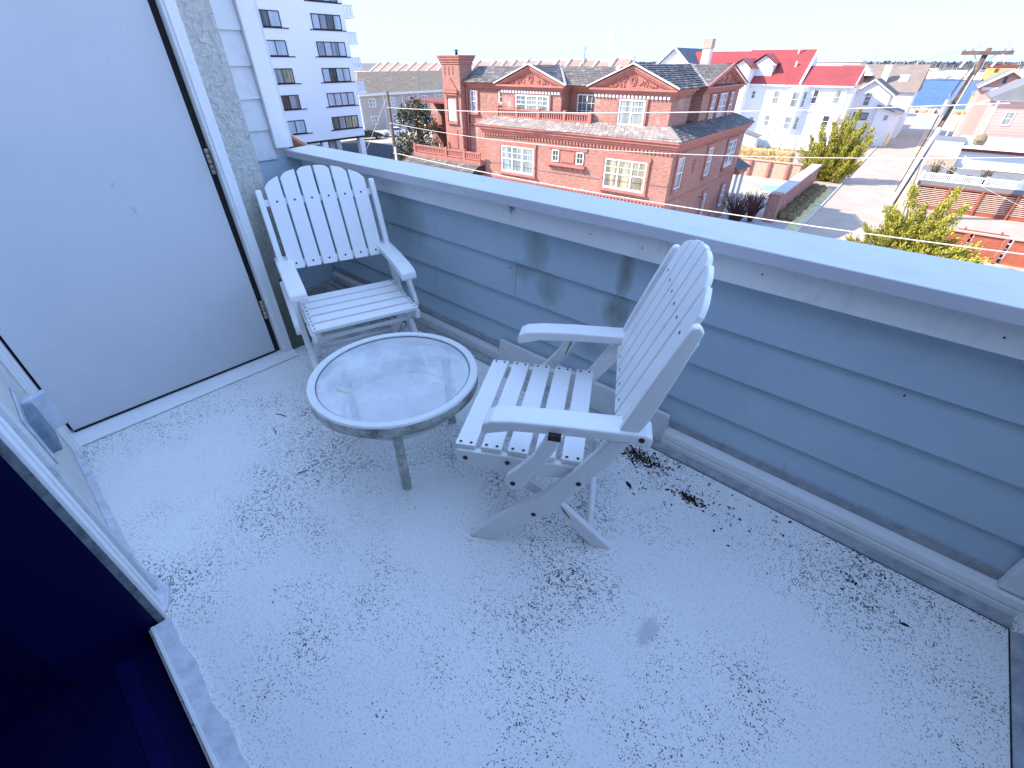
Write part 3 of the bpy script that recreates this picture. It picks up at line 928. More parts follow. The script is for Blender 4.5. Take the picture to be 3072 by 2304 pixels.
M['ground'] = simple('sandy_ground', (0.44, 0.37, 0.29), 0.95, 0.2, 0.3)
M['farground'] = simple('far_shore_ground', (0.17, 0.155, 0.13), 0.95, 0.3, 0.05)
M['verge'] = simple('dry_grass_verge', (0.60, 0.50, 0.26), 0.95, 0.35, 2.5, 0.4, 12)
M['kerb'] = simple('pale_kerb_concrete', (0.52, 0.49, 0.45), 0.85, 0.12, 1)
M['paver'] = brickmat('grey_pavers', (0.40, 0.38, 0.38), (0.48, 0.45, 0.44), (0.28, 0.27, 0.28), 0.5, 0.35, 0.2)
M['orangepaver'] = simple('orange_brick_paving', (0.60, 0.40, 0.26), 0.9, 0.3, 2.5)
M['lawn'] = simple('short_green_lawn', (0.10, 0.11, 0.035), 0.95, 0.3, 1.5)
M['line'] = simple('white_road_paint', (0.72, 0.72, 0.70), 0.7)
M['tanhedge'] = leafmat('dry_tan_grass', (0.50, 0.33, 0.14), (0.66, 0.47, 0.22), (0.75, 0.58, 0.33), 0.9)
M['tuft'] = leafmat('brown_grass_tuft', (0.16, 0.11, 0.06), (0.27, 0.20, 0.11), (0.36, 0.28, 0.16), 0.9)
M['juniper'] = leafmat('yellow_green_juniper', (0.17, 0.17, 0.025), (0.50, 0.45, 0.07), (0.70, 0.60, 0.14), 0.75, 0.15)
M['magnolia'] = leafmat('glossy_magnolia_leaf', (0.022, 0.026, 0.014), (0.085, 0.085, 0.035), (0.38, 0.30, 0.14), 0.32, 0.55)
M['twigs'] = simple('bare_red_twigs', (0.11, 0.045, 0.04), 0.9, 0.4, 3)
M['paletwigs'] = simple('bare_pale_twigs', (0.48, 0.36, 0.25), 0.9, 0.3, 3)
M['darkleaf'] = leafmat('dark_shrub_leaf', (0.045, 0.04, 0.02), (0.13, 0.11, 0.05), (0.22, 0.17, 0.09), 0.8)
M['farwood'] = leafmat('far_shore_wood', (0.085, 0.09, 0.095), (0.13, 0.13, 0.13), (0.17, 0.16, 0.155), 0.95)
M['bark'] = simple('grey_brown_bark', (0.13, 0.10, 0.08), 0.95, 0.3, 6, 0.5, 30)
M['turq'] = simple('faded_turquoise_cover', (0.25, 0.48, 0.50), 0.7, 0.15, 1.5)
M['carwhite'] = simple('white_car_paint', (0.74, 0.75, 0.76), 0.25, 0.03, 3, 0, 40, 0.6)
M['cardark'] = simple('black_car_paint', (0.02, 0.021, 0.026), 0.25, 0.1, 3, 0, 40, 0.6)
M['tyre'] = simple('black_tyre', (0.015, 0.015, 0.016), 0.8)
M['yellowpost'] = simple('yellow_bollard_paint', (0.75, 0.62, 0.03), 0.5)
M['boat'] = simple('white_boat_hull', (0.76, 0.75, 0.71), 0.45, 0.05, 1, objr=0.35)
M['rock'] = simple('sandstone_rubble', (0.60, 0.46, 0.33), 0.9, 0.25, 1, 0, 40, 0.2, 0, 0.3)
M['shed'] = simple('pale_grey_shed', (0.55, 0.55, 0.56), 0.7, 0.06)


def watermat():
    t = NT('bay_water')
    c = t.mix(t.ramp(t.noise(0.25, 4, 0.6, t.mapping((1, 0.25, 1))), 0.35, 0.65), (0.014, 0.048, 0.14), (0.03, 0.085, 0.22))
    w = t.noise(0.55, 5, 0.65, t.mapping((1, 0.45, 1)))
    return t.done(c, 0.35, t.bump(w, 0.6, 0.5), 0.25)


M['water'] = watermat()

# ---- ground, road, water
G = GZ


def sheet(name, poly, z, m, th=None):
    mb = MB()
    if th:
        mb.prism(poly, z - th, z, 'z')
    else:
        mb.face([(x, y, z) for x, y in poly])
    return single(name, mb, m, kind='structure')


def rect(x0, x1, y0, y1):
    return [(x0, y0), (x1, y0), (x1, y1), (x0, y1)]


sheet('ground', rect(-9000, 9000, -300, 12000), G, M['ground'])
sheet('street', rect(-5.0, 0.0, -20, 141), G + 0.008, M['asphalt'])
sheet('cross_street', rect(-60, 60, 141, 150), G + 0.008, M['asphalt'])
sheet('pavement', rect(-5.85, -5.0, -20, 60), G + 0.10, M['verge'], 0.1)
single('kerb', MB().box(-5.0, -4.86, -20, 120, G, G + 0.13), M['kerb'], kind='structure')
single('kerb', MB().box(0.0, 0.14, -20, 138, G, G + 0.13), M['kerb'], kind='structure')
sheet('paved_strip', rect(0.14, 1.2, 40, 138), G + 0.11, M['orangepaver'], 0.11)
sheet('driveway', rect(-11.0, -5.86, 36, 43.7), G + 0.012, M['paver'])
sheet('patio', rect(-11.0, -7.7, 46, 62), G + 0.012, M['paver'])
sheet('lawn', rect(-23, -12, 84.5, 89), G + 0.012, M['lawn'])
sheet('parking_lot', rect(-76, -40, -5, 51), G + 0.008, M['lot'])
sheet('courtyard', rect(1.3, 14, 43.2, 56.4), G + 0.016, M['asphalt'])
for k in range(4):
    sheet('parking_line', [(-59.3 + 3 * k, 36.0), (-59.15 + 3 * k, 36.0), (-58.55 + 3 * k, 42.8), (-58.7 + 3 * k, 42.8)], G + 0.014, M['line'])
sheet('bay', [(-500, 177), (500, 177), (500, 500), (-500, 500)], G + 0.06, M['water'])
rk = random.Random(3)
mb = MB()
for k in range(420):
    x = -130 + k * 0.42 + rk.uniform(-.3, .3)
    y = 176 + rk.uniform(-1.2, 1.2); s = rk.uniform(0.3, 0.8)
    p = [(x + s * rk.uniform(.7, 1.2) * a, y + s * rk.uniform(.7, 1.2) * b, G + (0.9 + rk.uniform(-.3, .3)) * c) for c in (0, 1) for a, b in ((-1, -1), (1, -1), (1, 1), (-1, 1))]
    mb.hull8(p)
single('seawall_rocks', mb, M['rock'], 'long bank of sandstone rubble along the near edge of the blue water', 'sea wall', (0, 176, G), kind='stuff')

FY = lambda y0: (lambda a, d, z: (a, y0 - d, z))      # facade that looks towards -Y
FX = lambda x0: (lambda a, d, z: (x0 + d, a, z))      # facade that looks towards +X


def window(T, tf, a0, a1, z0, z1, cols=1, style='dh', fm='winwhite', pm='curtain', fw=0.07, trim=None, sill=None, d0=0.0, muntin=(2, 2), parent=None, name='window'):
    mb = MB(tf)
    D0, D1 = d0 + 0.002, d0 + 0.075
    mb.box(a0, a1, D0, D1, z1 - fw, z1)
    mb.box(a0, a1, D0, D1 + 0.012, z0, z0 + fw)
    mb.box(a0, a0 + fw, D0, D1 - 0.003, z0 + fw, z1 - fw)
    mb.box(a1 - fw, a1, D0, D1 - 0.003, z0 + fw, z1 - fw)
    w = (a1 - a0 - fw * (cols + 1)) / cols
    panes = []
    for c in range(cols):
        l = a0 + fw + c * (w + fw)
        if c: mb.box(l - fw, l, D0, D1 - 0.004, z0 + fw, z1 - fw)
        zm = (z0 + z1) / 2
        zb = z0 + fw
        if style in ('dh', 'sash'):
            mb.box(l, l + w, D0, D1 - 0.010, zm - 0.03, zm + 0.03)
            zb = zm + 0.03
        if style in ('dh', 'grid'):
            nx, nz = muntin
            for i in range(1, nx):
                x = l + w * i / nx
                mb.box(x - 0.014, x + 0.014, d0 + 0.030, D1 - 0.020, zb, z1 - fw)
            for i in range(1, nz):
                z = zb + (z1 - fw - zb) * i / nz
                mb.box(l, l + w, d0 + 0.030, D1 - 0.022, z - 0.014, z + 0.014)
        panes.append((l, l + w))
    f = T.part(name, mb, M[fm], parent=parent)
    if parent is None:
        for c, (l, r) in enumerate(panes):
            pmm = pm[c % len(pm)] if isinstance(pm, (list, tuple)) else pm
            T.part('pane', MB(tf).box(l - 0.01, r + 0.01, d0 + 0.003, d0 + 0.028, z0 + fw - 0.01, z1 - fw + 0.01), M[pmm], parent=f)
        if trim:
            m2 = MB(tf)
            m2.box(a0 - 0.16, a0 - 0.003, d0 + 0.001, d0 + 0.12, z0, z1 + 0.003)
            m2.box(a1 + 0.003, a1 + 0.16, d0 + 0.001, d0 + 0.12, z0, z1 + 0.003)
            m2.box(a0 - 0.2, a1 + 0.2, d0 + 0.001, d0 + 0.11, z1 + 0.004, z1 + (0.24 if z1 < -1 else 0.03))
            T.part('surround', m2, M[trim], parent=f)
        if sill:
            T.part('sill', MB(tf).box(a0 - 0.22, a1 + 0.22, d0 + 0.001, d0 + 0.22, z0 - 0.16, z0 - 0.003), M[sill], parent=f)
    return f


def chevron(mb, e0, r, e1, ze, zr, p0, p1, axis, th=0.14, ze1=None):
    z1 = ze if ze1 is None else ze1
    return mb.prism([(e0, ze), (r, zr), (e1, z1), (e1, z1 + th), (r, zr + th), (e0, ze + th)], p0, p1, axis)


def tiles(bl, br, tr, tl, rows, tw, th=0.025, seed=1, gap=0.012):
    """overlapping slates on the quadrilateral bl br tr tl (bottom to top), uneven and proud"""
    r = random.Random(seed)
    bl, br, tr, tl = map(Vector, (bl, br, tr, tl))
    nrm = (br - bl).cross(tl - bl).normalized()
    if nrm.z < 0: nrm = -nrm
    mb = MB()
    for i in range(rows):
        f0, f1 = i / rows, min(1.0, (i + 1.12) / rows)
        L0, R0 = bl.lerp(tl, f0), br.lerp(tr, f0)
        L1, R1 = bl.lerp(tl, f1), br.lerp(tr, f1)
        n = max(1, int((R0 - L0).length / tw))
        off = 0.5 if i % 2 else 0.0
        cuts = [0.0] + [min(1, max(0, (k + off + r.uniform(-.12, .12)) / n)) for k in range(1 if off == 0 else 0, n)] + [1.0]
        for a, b in zip(cuts[:-1], cuts[1:]):
            if b - a < 1e-4: continue
            g = gap / max(0.01, (R0 - L0).length)
            up = nrm * (th * r.uniform(0.8, 1.5)); dn = nrm * 0.004
            j = (L1 - L0) * r.uniform(-.04, .02)
            p0, p1 = L0.lerp(R0, a + g) + j, L0.lerp(R0, b - g) + j
            q0, q1 = L1.lerp(R1, a + g), L1.lerp(R1, b - g)
            mb.hull8([tuple(v) for v in (p0, p1, q1, q0, p0 + up, p1 + up, q1 + dn * 2, q0 + dn * 2)])
    return mb


def dentils(tf, a0, a1, z0, z1, d, step=0.3, frac=0.55):
    mb = MB(tf)
    n = int((a1 - a0) / step)
    for k in range(n):
        a = a0 + (a1 - a0) * k / n
        mb.box(a, a + step * frac, 0.003, d, z0, z1)
    return mb


def balusters(T, tf, a0, a1, z0, z1, d0, m, step=0.2, w=0.08, posts=()):
    T.part('top_rail', MB(tf).box(a0, a1, d0 - 0.02, d0 + 0.14, z1 - 0.11, z1), m)
    T.part('bottom_rail', MB(tf).box(a0, a1, d0 - 0.01, d0 + 0.13, z0, z0 + 0.09), m)
    n = int((a1 - a0) / step)
    me = mesh_from('baluster', MB(tf).box(-w / 2, w / 2, d0 + 0.02, d0 + 0.10, z0 + 0.09, z1 - 0.11), m)
    o = T.o.location
    for k in range(n):
        a = a0 + (k + 0.5) * (a1 - a0) / n
        if any(abs(a - p) < 0.16 for p in posts): continue
        v = tf(a, 0, 0); v0 = tf(0, 0, 0)
        T.inst('baluster', me, (v[0] - v0[0], v[1] - v0[1], v[2] - v0[2]))
    for p in posts:
        T.part('post', MB(tf).box(p - 0.11, p + 0.11, d0 - 0.05, d0 + 0.17, z0 - 0.05, z1 + 0.10), m)


# ---- red brick house
B = Thing('brick_house', 'large red brick house with carved pediments, slate roofs and a broad corner chimney', 'house', (-19, 36, G))
RB, RT = M['red'], M['redtrim']
fL, fU = FY(29.3), FY(30.5)
sL, sU = FX(-11.2), FX(-12.2)
B.part('wall', MB().box(-26.5, -11.2, 29.3, 43.6, G, -3.0), RB)
B.part('upper_wall', MB().box(-30.2, -12.9, 31.7, 44.2, -3.0, 0.0), RB)
B.part('upper_bay', MB().box(-25.65, -20.3, 30.5, 31.7, -2.9, 0.0), RB)
B.part('upper_bay', MB().box(-17.65, -12.38, 30.5, 33.4, -2.9, 0.0), RB)
B.part('upper_bay', MB().box(-14, -12.2, 35.15, 42.85, -2.9, 0.0), RB)
B.part('side_wing', MB().box(-33.0, -26.5, 31.7, 44.0, G, -2.9), RB)
# cornices: stacked mouldings
for (z0, z1, d) in ((-3.02, -2.88, 0.12), (-2.878, -2.74, 0.22), (-2.738, -2.56, 0.32), (-2.558, -2.47, 0.42)):
    B.part('cornice', MB().box(-26.5 - d, -11.2 + d, 29.3 - d, 43.6 + d, z0, z1), RT)
B.part('dentil_course', dentils(fL, -26.5, -11.2, -3.20, -3.03, 0.10, 0.26), RT, kind='stuff')
B.part('dentil_course', dentils(sL, 29.3, 43.6, -3.20, -3.03, 0.08, 0.26), RT, kind='stuff')
B.part('belt_course', MB().box(-26.56, -11.14, 29.24, 43.6, -6.10, -5.96), RT)
B.part('belt_course', dentils(fL, -26.5, -11.2, -6.26, -6.11, 0.07, 0.26), RT, kind='stuff')
# skirt roof
sk = MB()
sk.hull8([(-26.9, 28.9, -2.468), (-10.8, 28.9, -2.468), (-10.8, 44.0, -2.468), (-26.9, 44.0, -2.468),
          (-26.0, 30.49, -1.93), (-12.39, 30.49, -1.93), (-12.39, 43.0, -1.93), (-26.0, 43.0, -1.93)])
rf = B.part('skirt_roof', sk, M['under'])
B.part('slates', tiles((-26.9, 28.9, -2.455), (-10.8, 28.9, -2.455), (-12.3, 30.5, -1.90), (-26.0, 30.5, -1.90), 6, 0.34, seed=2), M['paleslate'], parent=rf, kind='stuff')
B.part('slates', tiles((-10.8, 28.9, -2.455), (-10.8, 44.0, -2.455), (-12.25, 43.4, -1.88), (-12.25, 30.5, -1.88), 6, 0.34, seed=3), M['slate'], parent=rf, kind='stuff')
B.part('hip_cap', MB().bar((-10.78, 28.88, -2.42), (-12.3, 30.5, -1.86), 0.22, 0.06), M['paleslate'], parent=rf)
# first floor windows on the street front
window(B, fL, -24.75, -21.6, -5.55, -3.72, 3, 'dh', pm='curtain', fw=0.115, trim='redtrim', sill='redtrim', muntin=(2, 2))
window(B, fL, -15.75, -12.72, -5.55, -3.72, 3, 'dh', pm='blind', fw=0.115, trim='redtrim', sill='redtrim', muntin=(2, 2))
window(B, fL, -20.0, -19.42, -4.38, -3.62, 1, 'grid', pm='darkpane', muntin=(2, 2))
window(B, fL, -17.98, -17.4, -4.38, -3.62, 1, 'grid', pm='darkpane', muntin=(2, 2))
B.part('tie_panel', MB(fL).box(-19.25, -18.15, 0.002, 0.06, -4.36, -3.75), RT)
sh = B.part('sill_shelf', MB(fL).box(-20.35, -17.15, 0.002, 0.30, -4.60, -4.44), RT)
for a in (-20.1, -19.2, -18.3, -17.4):
    B.part('bracket', MB(fL).box(a - 0.07, a + 0.07, 0.003, 0.18, -4.78, -4.601), RT, parent=sh)
B.part('lintel_band', MB(fL).box(-20.35, -17.15, 0.002, 0.07, -3.58, -3.33), RT)
# second floor front
window(B, fU, -24.35, -21.3, -1.78, -0.52, 3, 'dh', pm='curtain', fw=0.115, trim='redtrim', muntin=(2, 2))
window(B, fU, -15.85, -14.0, -1.98, -0.50, 2, 'dh', pm='curtain', fw=0.115, trim='redtrim', sill='redtrim', muntin=(2, 2))
f2 = FY(31.7)
window(B, f2, -19.7, -18.15, -2.35, -0.42, 2, 'grid', pm='darkpane', muntin=(2, 4), trim='redtrim')
window(B, f2, -30.0, -29.3, -2.0, -0.48, 1, 'dh', pm='greypane', trim='redtrim', sill='redtrim', muntin=(2, 2))
window(B, f2, -26.95, -26.5, -1.25, -0.42, 1, 'grid', pm='darkpane', sill='redtrim', muntin=(1, 2))
window(B, f2, -28.3, -26.9, -4.95, -3.35, 2, 'dh', pm='greypane', trim='redtrim', muntin=(2, 2))
B.part('belt_course', MB(f2).box(-33.0, -26.5, 0.002, 0.08, -2.95, -2.8), RT)
B.part('downpipe', MB().tube([(-30.3, 31.55, -0.2), (-30.3, 31.55, -5.0)], 0.07, 8), RT)
# upper eaves mouldings
for (z0, z1, d) in ((-0.30, -0.18, 0.10), (-0.178, -0.06, 0.20), (-0.058, 0.06, 0.34)):
    B.part('eaves_moulding', MB().box(-25.65 - d, -20.3 + d, 30.5 - d, 31.8, z0, z1), RT)
    B.part('eaves_moulding', MB().box(-17.65 - d, -12.38 + d, 30.5 - d, 33.4 + d, z0, z1), RT)
    B.part('eaves_moulding', MB().box(-30.2 - d, -12.9, 31.7 - d, 44.2, z0 + 0.002, z1 - 0.002), RT)
    B.part('eaves_moulding', MB().box(-14, -12.2 + d, 35.15 - d, 42.85 + d, z0, z1), RT)
B.part('dentil_course', dentils(fU, -25.65, -20.3, -0.46, -0.302, 0.12, 0.26), M['winwhite'], kind='stuff', label='white tipped dentils under the left pediment')
B.part('dentil_course', dentils(fU, -17.65, -12.38, -0.46, -0.302, 0.12, 0.26), M['winwhite'], kind='stuff', label='white tipped dentils under the right pediment')
B.part('dentil_course', dentils(f2, -30.2, -25.7, -0.46, -0.302, 0.10, 0.26), RT, kind='stuff')
B.part('dentil_course', dentils(FX(-12.38), 30.5, 33.4, -0.46, -0.302, 0.10, 0.26), RT, kind='stuff')


def pediment(tf, a0, a1, zb, zt, m, seed):
    ac = (a0 + a1) / 2
    h = zt - zb
    mb = MB(tf)
    mb.prism([(a0, zb), (a1, zb), (ac, zt)], 0.0, 0.06, 'y')
    pd = B.part('pediment', mb, m)
    for s in (-1, 1):
        e = ac + s * (a1 - a0) / 2
        for (k0, k1, d) in ((0.0, 0.13, 0.30), (0.13, 0.24, 0.22), (0.25, 0.33, 0.13)):
            def pnt(u, k):
                x = e + (ac - e) * u
                z = zb + h * u - k * 1.08
                return (x, z)
            q = [pnt(-0.02, k0), pnt(1.0, k0), pnt(1.0, k1), (e + (ac - e) * min(0.30, k1 / h + 0.02), zb + 0.001 + h * 0.02)]
            q = [(p[0], max(p[1], zb + 0.002)) for p in q]
            B.part('raking_moulding', MB(tf).prism(q, 0.061, d, 'y'), m, parent=pd)
    r = random.Random(seed)
    cv = MB(tf)
    cz = zb + h * 0.36
    for rr, dd in ((0.30, 0.11), (0.19, 0.13)):
        n = 16
        for k in range(n):
            t0, t1 = 2 * math.pi * k / n, 2 * math.pi * (k + 1) / n
            for q in (rr,):
                cv.prism([(ac + q * math.cos(t0) * .8, cz + q * math.sin(t0)), (ac + q * math.cos(t1) * .8, cz + q * math.sin(t1)),
                          (ac + (q - .06) * math.cos(t1) * .8, cz + (q - .06) * math.sin(t1)), (ac + (q - .06) * math.cos(t0) * .8, cz + (q - .06) * math.sin(t0))], 0.061, dd, 'y')
    for k in range(60):
        s = r.choice((-1, 1)); u = r.uniform(0.16, 0.62)
        x = ac + s * u * (a1 - a0) / 2
        zmax = zb + h * (1 - u) - 0.42
        if zmax < zb + 0.1: continue
        z = r.uniform(zb + 0.08, zmax); L = r.uniform(0.05, 0.13); a = r.uniform(0, 3.14)
        ca, sa = math.cos(a) * L, math.sin(a) * L
        cv.prism([(x - ca, z - sa), (x + sa * .4, z - ca * .4), (x + ca, z + sa), (x - sa * .4, z + ca * .4)], 0.061, r.uniform(0.09, 0.13), 'y')
    B.part('carving', cv, m, parent=pd, kind='stuff')


pediment(FY(30.5), -25.95, -20.0, 0.062, 1.17, RT, 1)
pediment(FY(30.5), -17.95, -12.1, 0.062, 1.22, RT, 2)
pediment(FX(-12.2), 34.9, 43.1, 0.062, 1.20, RT, 3)
# roofs
r1 = B.part('main_roof', MB().prism([(31.2, 0.062), (33.4, 1.10), (38, 1.10), (44.6, 0.062)], -30.6, -15.6, 'x'), M['under'])
B.part('slates', tiles((-30.6, 31.15, 0.075), (-15.3, 31.15, 0.075), (-15.3, 33.4, 1.12), (-30.6, 33.4, 1.12), 11, 0.36, seed=5), M['tanslate'], parent=r1, kind='stuff')
r2 = B.part('gable_roof', MB().prism([(-26.1, 0.064), (-22.97, 1.20), (-19.85, 0.064)], 30.53, 34.2, 'y'), M['under'])
B.part('slates', tiles((-19.85, 30.12, 0.075), (-19.85, 33.0, 0.075), (-22.97, 34.2, 1.22), (-22.97, 30.12, 1.22), 13, 0.4, seed=6), M['slate'], parent=r2, kind='stuff')
B.part('slates', tiles((-26.1, 32.6, 0.075), (-26.1, 30.12, 0.075), (-22.97, 30.12, 1.22), (-22.97, 34, 1.22), 13, 0.4, seed=16), M['slate'], parent=r2, kind='stuff')
r3 = B.part('gable_roof', MB().prism([(-18.1, 0.064), (-15.02, 1.25), (-11.95, 0.064)], 30.53, 40.4, 'y'), M['under'])
B.part('slates', tiles((-11.95, 30.12, 0.075), (-11.95, 35.2, 0.075), (-15.02, 40.4, 1.27), (-15.02, 30.12, 1.27), 12, 0.42, seed=7, th=0.055), M['slate'], parent=r3, kind='stuff')
B.part('slates', tiles((-18.1, 33.0, 0.075), (-18.1, 30.12, 0.075), (-15.02, 30.12, 1.27), (-15.02, 35, 1.27), 13, 0.42, seed=17), M['slate'], parent=r3, kind='stuff')
r4 = B.part('gable_roof', MB().prism([(34.75, 0.066), (39.0, 1.23), (43.25, 0.066)], -17.0, -12.23, 'x'), M['under'])
B.part('slates', tiles((-13.2, 34.75, 0.078), (-11.82, 34.75, 0.078), (-11.82, 39.0, 1.25), (-16.5, 39.0, 1.25), 15, 0.36, seed=8), M['tanslate'], parent=r4, kind='stuff')
B.part('valley_flashing', MB().bar((-19.8, 30.15, 0.12), (-22.9, 34.0, 1.27), 0.16, 0.03), M['paleslate'], parent=r2)
B.part('valley_flashing', MB().bar((-11.95, 34.8, 0.13), (-15.0, 39.0, 1.29), 0.22, 0.03), M['paleslate'], parent=r3)
for (x0, z0, x1, z1, rr) in ((-26.15, 0.11, -22.97, 1.27, r2), (-22.97, 1.27, -19.8, 0.11, r2), (-18.15, 0.11, -15.02, 1.32, r3), (-15.02, 1.32, -11.9, 0.11, r3)):
    B.part('verge_coping', MB().bar((x0, 30.14, z0), (x1, 30.14, z1), 0.14, 0.07), M['beigelit'], parent=rr)
for s in (-1, 1):
    B.part('verge_coping', MB().bar((-11.86, 39.0 + s * 4.3, 0.11), (-11.86, 39.0, 1.29), 0.12, 0.07), M['redtrim'], parent=r4)
for vx in (-17.6, -16.9):
    B.part('roof_vent', MB().hull8([(vx - .12, 33.0, .92), (vx + .12, 33.0, .92), (vx + .12, 33.3, 1.1), (vx - .12, 33.3, 1.1), (vx - .12, 33.0, 1.04), (vx + .12, 33.0, 1.04), (vx + .12, 33.3, 1.2), (vx - .12, 33.3, 1.2)]), M['winwhite'], parent=r1)
# side windows (shaded side)
for (a0, a1, z0, z1, c) in ((30.1, 31.2, -5.28, -3.45, 1), (35.45, 36.5, -5.28, -3.47, 1), (39.7, 41.9, -5.30, -3.50, 2)):
    window(B, sL, a0, a1, z0, z1, c, 'dh', pm='greypane', trim='redtrim', sill='redtrim', muntin=(2, 2))
window(B, sL, 36.55, 37.3, -8.45, -6.65, 1, 'dh', pm='greypane', trim='redtrim', muntin=(2, 2))
window(B, sL, 40.95, 41.9, -8.45, -6.78, 1, 'dh', pm='greypane', trim='redtrim', muntin=(2, 2))
window(B, sL, 30.4, 31.2, -8.45, -6.9, 1, 'dh', pm='darkpane', trim='redtrim', muntin=(2, 2))
for (a0, a1) in ((36.75, 37.6), (38.35, 40.0), (40.75, 41.6)):
    window(B, sU, a0, a1, -2.05, -0.42, 1 if a1 - a0 < 1 else 2, 'dh', pm='greypane', trim='redtrim', muntin=(2, 2))
dm = MB(sL)
for q in (0.42, 0.2):
    dm.prism([(33.3, -4.3 - q), (33.3 + q * .8, -4.3), (33.3, -4.3 + q), (33.3 - q * .8, -4.3)], 0.002, 0.06 if q > .3 else 0.1, 'y')
B.part('diamond_ornament', dm, RT)
lan = B.part('wall_lantern', MB().lathe([(0.0, 0.30), (0.10, 0.22), (0.16, 0.18), (0.13, -0.12), (0.05, -0.2), (0.0, -0.22)], (-10.75, 35.6, -7.1), 10), M['hardware'])
B.part('bracket', MB().tube([(-11.2, 35.6, -6.75), (-10.9, 35.6, -6.6), (-10.75, 35.6, -6.8)], 0.03, 6), M['blackframe'], parent=lan)
# chimney
C = [(-32.55, -30.5)]
ck = B.part('chimney', MB().box(-32.5, -30.5, 31.0, 32.45, -6.4, 1.25), RB)
for k, (z0, z1, d) in enumerate(((1.25, 1.4, 0.06), (1.402, 1.55, 0.13), (1.552, 1.72, 0.2), (1.722, 1.82, 0.26))):
    B.part('corbel', MB().box(-32.5 - d, -30.5 + d, 31.0 - d, 32.45 + d, z0, z1), RT, parent=ck)
fc = FY(31.0)
pt = MB(fc)
pt.prism([(-32.25, -0.5), (-30.8, -0.5), (-31.55, 0.35)], 0.002, 0.10, 'y')
B.part('pointed_hood', pt, RT, parent=ck)
B.part('hood_shelf', MB(fc).box(-32.35, -30.7, 0.002, 0.24, -0.68, -0.52).box(-32.25, -30.8, 0.003, 0.16, -0.85, -0.682), RT, parent=ck)
B.part('blind_panel', MB(fc).box(-32.05, -31.05, 0.002, 0.03, -2.7, -1.15), M['beigelit'], parent=ck)
B.part('panel_surround', MB(fc).box(-32.2, -32.053, 0.002, 0.12, -2.75, -1.0).box(-31.047, -30.9, 0.002, 0.12, -2.75, -1.0).box(-32.2, -30.9, 0.003, 0.16, -2.92, -2.752), RT, parent=ck)
B.part('carved_panel', MB(fc).box(-32.0, -31.1, 0.002, 0.05, -4.75, -3.35), RT, parent=ck)
for x in (-32.2, -31.75, -31.3):
    B.part('flute', MB(fc).box(x, x + 0.09, 0.002, 0.05, 0.55, 1.1), RT, parent=ck)
B.part('flue_cowl', MB().tube([(-31.3, 31.6, 1.82), (-31.3, 31.6, 2.05)], 0.11, 10).tube([(-31.3, 31.6, 2.08), (-31.3, 31.6, 2.2)], [0.24, 0.05], 10).tube([(-31.3, 31.6, 2.05), (-31.3, 31.6, 2.16)], 0.04, 6), M['blackframe'], parent=ck)
# terrace with low roof on the left
B.part('terrace_floor', MB().box(-34.5, -26.5, 28.7, 31.7, -5.35, -5.05), RT)
tr = B.part('terrace_roof', MB().hull8([(-35.4, 27.4, -6.0), (-26.5, 27.4, -6.0), (-26.5, 31.6, -6.0), (-35.4, 31.6, -6.0), (-34.6, 28.6, -5.352), (-26.5, 28.6, -5.352), (-26.5, 31.6, -5.352), (-34.6, 31.6, -5.352)]), M['under'])
B.part('slates', tiles((-35.4, 27.4, -5.98), (-26.52, 27.4, -5.98), (-26.52, 28.6, -5.33), (-34.6, 28.6, -5.33), 6, 0.36, seed=9), M['tanslate'], parent=tr, kind='stuff')
B.part('terrace_wall', MB().box(-34.6, -26.5, 28.4, 31.6, G, -6.02), RB)
# dark loggia wing on the far left; deep top beam added to shade its front
B.part('loggia_block', MB().box(-41.0, -33.2, 37.0, 44.0, G, -1.95), RB)
for (z0, z1) in ((-1.748, -1.4), (-4.3, -3.9)):
    B.part('loggia_beam', MB().box(-40.8, -33.0, 33.6 if z0 > -2 else 34.6, 36.99, z0, z1 - (0.2 if z0 > -2 else 0)), M['redwooddark'])
for x in (-40.5, -36.8, -33.3):
    B.part('loggia_post', MB().box(x - .18, x + .18, 34.75, 35.15, G, -1.75), M['redwooddark'])

BL = Thing('balustrade', 'red balustrade along the upper balcony of the brick house under the two pediments', 'balustrade', (-22, 30.2, -2.2), 'balustrades of the brick house')
balusters(BL, FY(30.42), -26.0, -17.68, -1.98, -1.42, 0.1, RT, 0.19, 0.09, (-25.9, -24.0, -22.0, -19.8, -17.75))
BL.part('kerb', MB().box(-26.05, -17.66, 30.2, 30.45, -2.15, -1.985), RT)
BL = Thing('balustrade', 'lower red balustrade round the terrace below the brick chimney', 'balustrade', (-30, 28.8, -5.05), 'balustrades of the brick house')
balusters(BL, FY(28.9), -34.4, -26.55, -5.0, -4.45, 0.0, RT, 0.2, 0.09, (-34.3, -30.4, -28.3))

# ---- white apartment tower
T = Thing('apartment_tower', 'tall white apartment tower with rows of black framed windows standing on stilts', 'apartment block', (-70, 30, G))
XT = -61.5
tx = FX(XT)
T.part('wall', MB().box(-80, XT, 8, 42.75, -7.05, 14.0), M['tower'])
T.part('soffit', MB().box(-80, XT - 0.05, 8.05, 42.7, -7.30, -7.052), M['blackframe'])
for (x, y) in ((-61.9, 42.2), (-68, 42.2), (-64.6, 39.0), (-61.9, 36.4), (-61.9, 31), (-68, 36)):
    T.part('column', MB().box(x - .38, x + .38, y - .38, y + .38, G, -7.302), M['tower'])
T.part('lobby', MB().box(-66, -62.6, 29.5, 34.8, G, -7.302), M['tower'])
T.part('lobby_glass', MB(FX(-62.6)).box(31.2, 33.3, 0.003, 0.05, G + .1, -7.5), M['darkpane'])
T.part('lobby_glass', MB(FX(-62.6)).box(33.6, 34.7, 0.003, 0.05, G + .1, -7.5), M['darkpane'])
